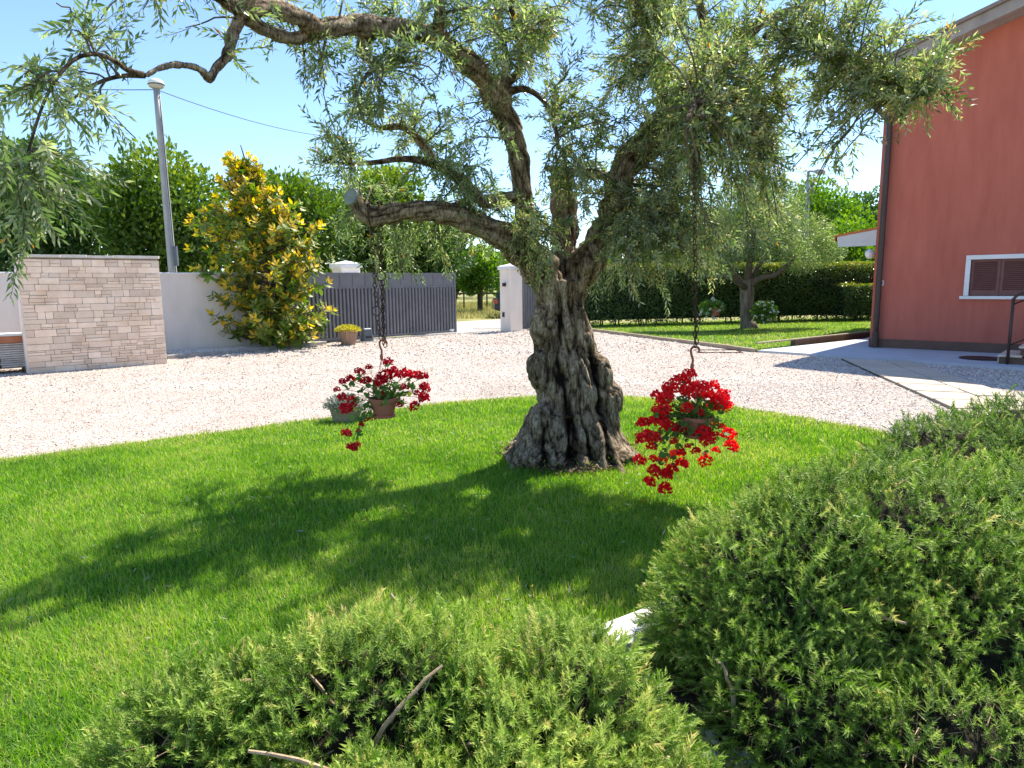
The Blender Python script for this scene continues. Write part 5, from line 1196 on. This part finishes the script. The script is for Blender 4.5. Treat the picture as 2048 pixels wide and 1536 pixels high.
for p, d, zt_ in zip(WP, WD, Wt):
    fresh = r_.random() < .42 + .40 * (zt_ - 1.0) / 3.2
    a_ = np.cross(d, [.3, .5, .2]); a_ /= np.linalg.norm(a_); b_ = np.cross(d, a_); n = r_.integers(7, 11)
    for j in range(n):
        g = j * 2.4 + r_.normal(0, .2); o_ = math.cos(g) * a_ + math.sin(g) * b_; inner = j < n * .5
        k = r_.uniform(.35, .8) if (fresh and inner) else r_.uniform(-.1, .5)
        dl = nrm(o_ + d * k + np.array([0, 0, -.12 if not inner else .15])); P.append(p - d * .02 * j); D.append(dl); S.append(np.cross(dl, d) + r_.normal(size=3) * .25)
        L_.append(r_.uniform(.15, .20) if inner else r_.uniform(.19, .26))
        tn.append(np.clip(r_.normal(.82, .10) if (fresh and inner) else r_.normal(.28, .14), .02, 1))
P, D, S, L_, tn = map(np.array, (P, D, S, L_, tn)); print('magnolia leaves', len(P))
big = largest(P, L_); rest = np.ones(len(P), bool); rest[big] = False
leaf_parts('leaf', big, P, D, S, L_, L_ * .40, tn, M['magnolia'], mag, LEAF6)
leaf_obj('crown', P[rest], D[rest], S[rest], L_[rest], L_[rest] * .40, tn[rest], M['magnolia'], mag, LEAF6)

# ================================================================== POTS AND SMALL THINGS BY THE GATE
pp = G(697, 690); r_ = np.random.default_rng(9)
t = thing('flower_pot', pp, 'brown square-sided pot with yellow flowering sedum standing before the grey gate', 'pot')
b = MB(); b.lathe(pp, [(.19, .0), (.27, .34), (.285, .34), (.285, .40), (.25, .40), (.24, .36), (.002, .35)], 12); b.build('pot', M['pot_brown'], t)
n = 1500; d = nrm(r_.normal(size=(n, 3))); d[:, 2] = np.abs(d[:, 2]); P = pp + [0, 0, .38] + d * np.array([.35, .35, .17]) * r_.uniform(.7, 1, (n, 1))
leaf_obj('flowers', P, nrm(d + rdir(n) * .5 + [0, 0, .3]), rdir(n), .045, .03, r_.random(n), M['sedum'], t)
gb_ = G(734, 684); f = frame(gb_[:2], gd)
t = thing('gate_motor', gb_, 'dark grey gate motor box on the ground between sedum pot and chain', 'motor box')
b = MB(); P8 = [f(u, v, z) for z, k in ((.02, 0), (.40, .04)) for u, v in ((-.17 + k, -.12 + k), (.17 - k, -.12 + k), (.17 - k, .12 - k), (-.17 + k, .12 - k))]; b.hexa(P8); b.build('housing', M['box_grey'], t, bevel=.025)
b = MB(); b.box(f, -.25, .25, -.2, .2, -.02, .03); b.build('plinth', M['concrete'], t)
b = MB(); b.box(f, -.10, .10, -.118, -.09, .12, .18); b.build('cover', M['black'], t)
pl_ = G(688, 851)
t = thing('stone_planter', pl_, 'weathered oval stone planter with silver leaved plant at the lawn edge, behind left basket', 'planter')
b = MB(); b.lathe(pl_ + [0, .12, 0], [(.12, 0), (.15, .01), (.185, .16), (.20, .19), (.205, .215), (.18, .215), (.165, .17), (.002, .16)], 26, sx=1.0, sy=.72); b.build('bowl', M['planter'], t, smooth=False, bevel=0)
n = 1300; d = nrm(r_.normal(size=(n, 3))); d[:, 2] = np.abs(d[:, 2]); P = pl_ + [-.02, .12, .18] + d * np.array([.24, .17, .16]) * r_.uniform(.4, 1, (n, 1))
leaf_obj('foliage', P, nrm(d + rdir(n) * .7 + [0, 0, .4]), rdir(n), .05, .012, r_.random(n), M['silver'], t)
# pallet with stacked slabs
p0 = G(57, 746)[:2] + np.array([-.03, .16]); fp = frame(p0, -(sB - sA))
fq = lambda u, v, z: fp(u, -v, z)
t = thing('pallet', (*p0, 0), 'wooden pallet on gravel under the stacked slabs at the left edge', 'pallet')
for u in (0.02, .52, 1.02):
    b = MB(); b.box(fq, u, u + .10, 0, .8, .0, .10); b.build('block', M['wood'], t)
for k in range(5):
    b = MB(); b.box(fq, 0, 1.15, .17 * k, .17 * k + .1, .101, .121); b.build('board', M['wood'], t)
for k in range(11):
    zb = .123 + k * .043
    for ci, (ua, ub) in enumerate(((.0, .49), (.51, 1.12))):
        b = MB(); j = rng.normal(0, .008); b.box(fq, ua + .004 + j, ub - .004 + j, .01 + abs(rng.normal(0, .01)), .62, zb, zb + .034)
        o = b.build('paving_slab', M['grey_slab'], bevel=.004); tag(o, ('grey paving slab in the stack beside the stone screen' if ci == 0 else 'grey paving slab in the outer stack at the left picture edge'), 'slab', 'stacked paving slabs on the pallet')
zb = .123 + 11 * .043
b = MB(); b.box(fq, -.005, 1.2, -.02, .62, zb + .0, zb + .13); o = b.build('board', M['rust_sheet'], bevel=.004); o.name = 'red_board'; tag(o, 'red brown board lying across the top of the stacked slabs', 'board')
b = MB(); b.box(fq, .02, .47, -.03, .5, zb + .132, zb + .175); o = b.build('top_slab', M['white_stone'], bevel=.01); tag(o, 'pale rough slab lying on red board next to the stone screen', 'slab')
b = MB(); b.box(fq, .49, .95, -.05, .5, zb + .132, zb + .185); o = b.build('top_slab', M['lamp_white'], bevel=.01); tag(o, 'white slab end on red board at the left picture edge', 'slab')

# ================================================================== HEDGES, SECOND OLIVE, FAR TREES
def hedge(name_label, o, d, L, depth, H, n, seed, leaf=.09, top=.42):
    r_ = np.random.default_rng(seed); f = frame(o, d); t = thing('hedge', (*o, 0), name_label, 'hedge', 'clipped hedges at the back')
    k = r_.random(n); u = r_.uniform(0, L, n); v = np.zeros(n); z = np.zeros(n)
    fr_ = k < .62; v[fr_] = np.abs(r_.normal(0, .09, fr_.sum())); z[fr_] = H * r_.random(fr_.sum()) ** .85
    tp = (k >= .62) & (k < .84); v[tp] = r_.uniform(0, depth, tp.sum()); z[tp] = H - np.abs(r_.normal(0, .07, tp.sum())) + .05
    ins = k >= .84; v[ins] = r_.uniform(.05, depth, ins.sum()); z[ins] = H * r_.random(ins.sum())
    e0 = r_.random(n) < .06; u[e0] = np.abs(r_.normal(0, .06, e0.sum())); v[e0] = r_.uniform(0, depth, e0.sum())
    P = np.array([f(a, b_, c_) for a, b_, c_ in zip(u, v, z)]); nz = vnoise(P, 1.7, seed); P[:, 2] += nz * .07 * (z > H * .8)
    nn = np.array([d[1], -d[0], 0]) / np.linalg.norm(d)
    keep = ~((P[:, 2] < .22) & (vnoise(P, 2.4, seed + 9) > .18)); P, nz, z = P[keep], nz[keep], z[keep]; n = len(P)
    Dd = nrm(rdir(n) * .9 + np.array([0, 0, .5]) + nn * .5)
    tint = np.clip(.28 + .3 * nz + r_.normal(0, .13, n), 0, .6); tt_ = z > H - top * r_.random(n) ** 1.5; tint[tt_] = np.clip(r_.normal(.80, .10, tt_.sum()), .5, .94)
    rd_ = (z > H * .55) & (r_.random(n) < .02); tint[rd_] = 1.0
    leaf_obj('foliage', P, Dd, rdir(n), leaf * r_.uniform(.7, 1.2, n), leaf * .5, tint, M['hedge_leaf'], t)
    b = MB()
    for i in range(int(L * 2.2)):
        a = f(r_.uniform(.1, L - .1), r_.uniform(.15, depth * .8), 0); b.tube([a, a + [r_.normal(0, .1), 0, H * .4], a + [r_.normal(0, .2), 0, H * .9]], [.03, .025, .012], 5, False)
    b.build('stems', M['bark_dark'], t, kind='stuff')
    b = MB(); b.box(f, .1, L - .1, .25, depth - .08, .26, H - .16); b.build('shade_block', M['hedge_shade'], t)  # added near-black box: shade painted inside the hedge, blocks the view through
M['hedge_shade'] = noisy('hedge_shade', [(0.3, (0.012, 0.020, 0.008)), (0.7, (0.03, 0.045, 0.018))], 9, rough=1, bump=1.0, bscale=14, bdist=.1)  # shade of the hedge interior as a colour
h0 = G(1150, 657)[:2]; h1 = G(1745, 641)[:2]; hH = at(1660, 528, h1[1] - .5)[2]
hdv = nrm(h1 - h0)
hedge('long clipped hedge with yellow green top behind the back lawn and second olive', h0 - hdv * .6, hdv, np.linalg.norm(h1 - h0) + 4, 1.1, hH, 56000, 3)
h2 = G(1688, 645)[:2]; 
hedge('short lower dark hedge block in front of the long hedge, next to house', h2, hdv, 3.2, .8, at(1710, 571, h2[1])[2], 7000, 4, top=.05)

def crown_leaves(lumps, n, r_, shell=(.72, 1.03), up_=.3):
    areas = np.array([l[1][0] * l[1][2] for l in lumps]); li = r_.choice(len(lumps), n, p=areas / areas.sum())
    cen = np.array([l[0] for l in lumps])[li]; rad_ = np.array([l[1] for l in lumps])[li]; d = nrm(r_.normal(size=(n, 3)))
    sh = np.where(r_.random(n) < .75, r_.uniform(*shell, n), r_.uniform(.2, .8, n)); P = cen + d * rad_ * sh[:, None]
    return P, nrm(d + rdir(n) * .9 + np.array([0, 0, up_]))
def far_tree(name, label, base, rx, rz, cz, n, leaf, mat, seed, nl=16, trunk=.16, ry=None, light_top=.25, group='trees beyond the garden wall', lump=(.34, .52), forks=1, asp=.6):
    r_ = np.random.default_rng(seed); base = np.array([base[0], base[1], 0.0]); t = thing(name, base, label, 'tree', group); ry = ry or rx
    lumps = []
    for i in range(nl):
        d = nrm(r_.normal(size=3)); q = r_.uniform(.45, .78); s = r_.uniform(*lump)
        lumps.append((base + [0, 0, cz] + d * np.array([rx, ry, rz]) * q, np.array([rx, ry, rz]) * s))
    n = int(n * .95); leaf = leaf * 1.12; lumps.append((base + [0, 0, cz], np.array([rx, ry, rz]) * .86)); P, D = crown_leaves(lumps, n, r_); P[:, 2] = np.maximum(P[:, 2], .1)
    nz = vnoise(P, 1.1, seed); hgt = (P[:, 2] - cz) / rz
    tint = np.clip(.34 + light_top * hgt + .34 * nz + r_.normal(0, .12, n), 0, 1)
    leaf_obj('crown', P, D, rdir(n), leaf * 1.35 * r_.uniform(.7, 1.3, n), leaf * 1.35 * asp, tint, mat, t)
    b = MB()
    for k in range(forks):
        sp = np.array([r_.normal(0, .5), r_.normal(0, .3), 0]) * (k > 0 or forks > 1); b.tube(smooth_path([base + sp * .3, base + sp * .6 + [0, 0, cz * .4], base + sp * 1.6 + [0, 0, cz * .9]], 4), np.linspace(trunk, trunk * .5, 9), 8)
    b.build('trunk', M['bark_dark'], t, smooth=True)
    b = MB()
    for l in lumps[:9]: b.tube(smooth_path([base + [0, 0, cz * .7], (base + [0, 0, cz * .8] + l[0]) / 2 + r_.normal(size=3) * .15, l[0]], 3), np.linspace(trunk * .5, .02, 7), 5, False)
    b.build('limbs', M['bark_dark'], t, kind='stuff')
    return t
def ft(name, label, x0, x1, yt, yb, Y, n, leaf, mat, seed, **kw):
    a, c = at(x0, (yt + yb) / 2, Y), at(x1, (yt + yb) / 2, Y); tp, bt = at((x0 + x1) / 2, yt, Y), at((x0 + x1) / 2, yb, Y)
    return far_tree(name, label, ((a[0] + c[0]) / 2, Y), (c[0] - a[0]) / 2, (tp[2] - bt[2]) / 2, (tp[2] + bt[2]) / 2, n, leaf, mat, seed, **kw)
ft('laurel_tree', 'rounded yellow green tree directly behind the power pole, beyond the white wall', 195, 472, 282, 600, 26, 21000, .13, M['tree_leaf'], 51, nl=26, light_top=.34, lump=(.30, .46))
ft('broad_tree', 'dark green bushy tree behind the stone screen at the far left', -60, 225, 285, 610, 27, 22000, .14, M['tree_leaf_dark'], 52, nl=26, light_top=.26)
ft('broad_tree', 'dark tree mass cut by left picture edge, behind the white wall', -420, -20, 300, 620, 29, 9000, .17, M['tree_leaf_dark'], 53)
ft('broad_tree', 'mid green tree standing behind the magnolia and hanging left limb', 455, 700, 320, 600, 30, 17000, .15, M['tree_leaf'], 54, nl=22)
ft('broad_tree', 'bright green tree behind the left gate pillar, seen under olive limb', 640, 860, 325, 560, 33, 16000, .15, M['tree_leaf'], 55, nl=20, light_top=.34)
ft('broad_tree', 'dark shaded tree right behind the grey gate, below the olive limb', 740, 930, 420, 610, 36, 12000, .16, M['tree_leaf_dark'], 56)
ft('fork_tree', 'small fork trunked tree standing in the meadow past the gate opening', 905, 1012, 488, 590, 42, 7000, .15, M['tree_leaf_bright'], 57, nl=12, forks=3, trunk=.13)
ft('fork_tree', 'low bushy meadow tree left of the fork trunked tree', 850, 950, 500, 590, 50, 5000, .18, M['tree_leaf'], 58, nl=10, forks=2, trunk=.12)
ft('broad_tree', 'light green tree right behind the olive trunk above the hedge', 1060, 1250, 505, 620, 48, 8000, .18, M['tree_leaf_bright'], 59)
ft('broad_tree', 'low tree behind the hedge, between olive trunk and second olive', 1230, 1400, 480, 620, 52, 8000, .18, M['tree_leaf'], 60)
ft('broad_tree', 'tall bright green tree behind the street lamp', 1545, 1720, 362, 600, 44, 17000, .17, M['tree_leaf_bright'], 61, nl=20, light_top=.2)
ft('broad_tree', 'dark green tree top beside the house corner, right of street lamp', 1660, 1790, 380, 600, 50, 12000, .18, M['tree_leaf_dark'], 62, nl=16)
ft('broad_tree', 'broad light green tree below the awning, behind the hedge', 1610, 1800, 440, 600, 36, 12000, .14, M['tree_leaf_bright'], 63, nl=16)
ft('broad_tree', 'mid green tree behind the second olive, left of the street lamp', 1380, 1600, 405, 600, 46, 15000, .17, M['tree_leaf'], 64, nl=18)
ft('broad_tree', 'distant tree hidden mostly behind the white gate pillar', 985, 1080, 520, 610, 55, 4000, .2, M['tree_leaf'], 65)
# distant wood closing the horizon
r_ = np.random.default_rng(5); n = 20000; az = r_.uniform(-1.05, 1.0, n); dist = r_.uniform(80, 100, n); P = np.stack([np.sin(az) * dist, np.cos(az) * dist, np.zeros(n)], 1)
hgt = 5.2 + 2.6 * vnoise(P, .07, 2) + 1.4 * vnoise(P, .22, 6); P[:, 2] = hgt * r_.random(n) ** .6
o = leaf_obj('far_wood', P, nrm(rdir(n) + [0, -.3, .4]), rdir(n), .75, .5, np.clip(r_.normal(.45, .2, n), 0, 1), M['tree_leaf']); tag(o, 'far line of woods closing the meadow', 'woods')

# second olive on the back lawn
o2 = G(1497, 659)
t = thing('olive_tree', o2, 'smaller olive tree with stout trunk on the back lawn in front of hedge', 'tree')
Y2 = o2[1]; b = MB()
tr = smooth_path([(*at(1497, 664, Y2), .30), (*at(1494, 645, Y2), .22), (*at(1493, 610, Y2), .215), (*at(1494, 580, Y2), .24), (*at(1492, 560, Y2), .22)], 4); b.tube(tr[:, :3], tr[:, 3], 12)
b.tube(PP([(1497, 640, Y2, 12), (1506, 655, Y2 - .2, 9), (1514, 664, Y2 - .3, 6)])[:, :3], [.18, .16, .1], 8)
o = b.build('trunk', M['bark2'], t, smooth=True)
for row in ([(1495, 575, 0, 8), (1520, 556, -.3, 6), (1550, 550, -.5, 5), (1575, 530, -.6, 4), (1592, 512, -.7, 3)], [(1490, 575, 0, 8), (1465, 545, 0, 6), (1430, 500, 0, 4), (1400, 450, 0, 3)], [(1494, 570, 0, 8), (1500, 520, 0, 6), (1510, 450, 0, 4), (1520, 390, 0, 2)], [(1494, 570, .2, 6), (1540, 500, .5, 4), (1600, 460, .8, 2)], [(1490, 575, -.2, 6), (1450, 550, -.8, 4), (1400, 530, -1.2, 2)]):
    q = smooth_path(PP([(x, y, Y2 + dy, w) for x, y, dy, w in row]), 4); b = MB(); b.tube(q[:, :3], q[:, 3], 6); b.build('limb', M['twig'], t, smooth=True)
r_ = np.random.default_rng(15); lumps = [(at(x, y, Y2 + dy), np.array([w, w, w * .8]) * Y2 / F) for x, y, w, dy in ((1400, 450, 55, 0), (1470, 410, 60, 0), (1550, 410, 55, .3), (1610, 470, 55, .5), (1520, 470, 70, -.4), (1430, 510, 55, -.8), (1600, 520, 35, -.6), (1380, 500, 40, -.6), (1510, 380, 45, .2), (1650, 500, 40, .6), (1345, 480, 30, .2))]
n = 46000; P, D = crown_leaves(lumps, n, r_, (.5, 1.05), 0); leaf_obj('crown', P, D, rdir(n), r_.uniform(.07, .12, n), .026, np.clip(r_.normal(.5, .18, n), 0, .86), M['olive'], t)
# white geraniums hung from the second olive
def white_basket(x, y, w, Yd, label, pot):
    r_ = np.random.default_rng(int(x)); c = at(x, y, Y2 + Yd); rad_ = w * Y2 / F
    t = thing('hanging_basket', c, label, 'hanging basket', 'white flower baskets of the second olive')
    if pot:
        b = MB(); b.lathe(c + [.08, -.12, -.22], [(.11, 0), (.16, .2), (.17, .2), (.17, .24), (.01, .24)], 16); b.build('pot', M['terracotta'], t)
    b = MB(); b.tube([c, at(x + (18 if x < 1500 else -22), 545, Y2)], .012, 4); b.build('wire', M['rust'], t)
    n = 1100; d = nrm(r_.normal(size=(n, 3))); P = c + d * np.array([rad_, rad_ * .7, rad_ * (.9 if not pot else .55)]) * r_.uniform(.3, 1, (n, 1)) + ([0, 0, .05] if pot else [0, 0, 0])
    leaf_obj('foliage', P, nrm(d + rdir(n)), rdir(n), .09, .08, np.clip(r_.normal(.6, .2, n), 0, .95), M['geranium_leaf'], t)
    V, T, k = leaves(rdir(16) * .5, rdir(16), rdir(16), .9, .8, LEAF4); me = tri_mesh('flower_head', V, T, M['white_petal'], np.full(len(V), .6))
    for i in range(30 if not pot else 16):
        d = nrm(r_.normal(size=3) + [0, -.7, 0]); put('flower_head', me, Matrix.Translation(c + d * np.array([rad_, rad_ * .7, rad_ * .9]) * r_.uniform(.85, 1.1)) @ Matrix.Scale(.055, 4), t)
white_basket(1424, 618, 24, -.9, 'small terracotta basket of white geraniums hanging left of second olive trunk', True)
white_basket(1528, 624, 24, -.6, 'round bush of white geraniums hanging right of the second olive trunk', False)

# meadow, rail fence and car beyond the road
n = 16000; P = np.stack([r_.uniform(-9, 6, n), r_.uniform(33, 62, n), np.full(n, -.05)], 1); P = P[((P[:, :2] - G0) @ gn > 6.6)]; n = len(P); D = nrm(rdir(n) * .5 + [0, 0, 1])
V, T, k = leaves(P, D, rdir(n), r_.uniform(.14, .38, n), .035, BLADE1); o = tri_obj('meadow_grass', V, T, M['dry_grass'], None, np.repeat(np.clip(r_.normal(.55, .25, n), 0, 1), k), kind='stuff'); tag(o, 'dry pale meadow grass past the road', 'grass')
f0 = at(880, 600, 47)[:2]; ff = frame(f0, (1, .1))
t = thing('rail_fence', (*f0, 0), 'dark wooden rail fence in the meadow seen through the gate opening', 'fence')
for i in range(6):
    b = MB(); b.box(ff, i * 1.6, i * 1.6 + .1, 0, .1, -.05, 1.15); b.build('post', M['bark_dark'], t)
b = MB(); b.box(ff, 0, 8.1, -.03, -.003, .95, 1.07); b.build('rail', M['bark_dark'], t)
cxl = at(989, 620, 34); cf = frame((cxl[0], 34.0), (1, .12))
car = thing('parked_car', (cxl[0], 34.0, 0), 'dark parked car on the road mostly hidden by white gate pillar', 'car')
sil = [(0, .35), (.02, .62), (.06, .88), (.30, .96), (.55, 1.38), (.95, 1.46), (2.0, 1.48), (2.75, 1.02), (3.7, .90), (4.05, .72), (4.1, .40), (3.6, .24), (.5, .24)]
b = MB(); W_ = 1.68; V = [cf(u, v, z) for v in (0, W_) for u, z in sil]; k = len(sil); b.add(V, [list(range(k)), list(range(k, 2 * k))[::-1]] + [(i, (i + 1) % k, k + (i + 1) % k, k + i) for i in range(k)]); b.build('body', M['car_paint'], car, bevel=.04)
b = MB(); b.add([cf(u, -.006, z) for u, z in ((.52, 1.0), (.68, 1.34), (1.9, 1.38), (2.45, 1.02))], [(0, 1, 2, 3)]); b.build('window', M['car_glass'], car)
b = MB(); b.hexa([cf(.235, .1, .99), cf(.25, .1, .99), cf(.25, W_ - .1, .99), cf(.235, W_ - .1, .99), cf(.46, .12, 1.36), cf(.49, .12, 1.36), cf(.49, W_ - .12, 1.36), cf(.46, W_ - .12, 1.36)]); b.build('rear_window', M['car_glass'], car)
b = MB(); b.box(cf, -.02, .16, -.012, .22, .66, .86); b.build('tail_light', M['tail_light'], car)
b = MB(); b.box(cf, .55, .75, .3, 1.3, 1.47, 1.55); b.build('beacon', M['tail_light'], car)
for u in (.8, 3.25):
    for v in (.0, W_ - .2):
        b = MB(); p0_, p1_ = cf(u, v - .01, .31), cf(u, v + .2, .31); b.tube([p0_, p1_], .31, 16); w = b.build('wheel', M['tyre'], car)
        b = MB(); b.tube([cf(u, v - .02, .31), cf(u, v - .012, .31)], .19, 12); b.build('rim', M['pole'], w)
dc = G(975, 656); b = MB(); b.lathe(dc, [(.36, -.018), (.36, -.006), (.001, -.004)], 24, sx=1.5); o = b.build('manhole_cover', M['concrete']); tag(o, 'dark oval drain cover in the road beyond the gate opening', 'manhole')
df = frame(G(1398, 706)[:2], (1, -.1)); b = MB()
for q in ((0, .95, -.02, .0), (0, .95, .6, .62), (-.02, 0, -.02, .62), (.95, .97, -.02, .62)): b.box(df, *q, -.01, .022)
o = b.build('drain_frame', M['rust']); tag(o, 'thin dark metal frame set into the gravel near the back lawn edging', 'frame')
print('tris', sum(len(o.data.loop_triangles) if o.data.loop_triangles else sum(len(p.vertices) - 2 for p in o.data.polygons) if len(o.data.polygons) < 100000 else len(o.data.polygons) for o in C.objects if o.type == 'MESH'), 'objects', len(C.objects))
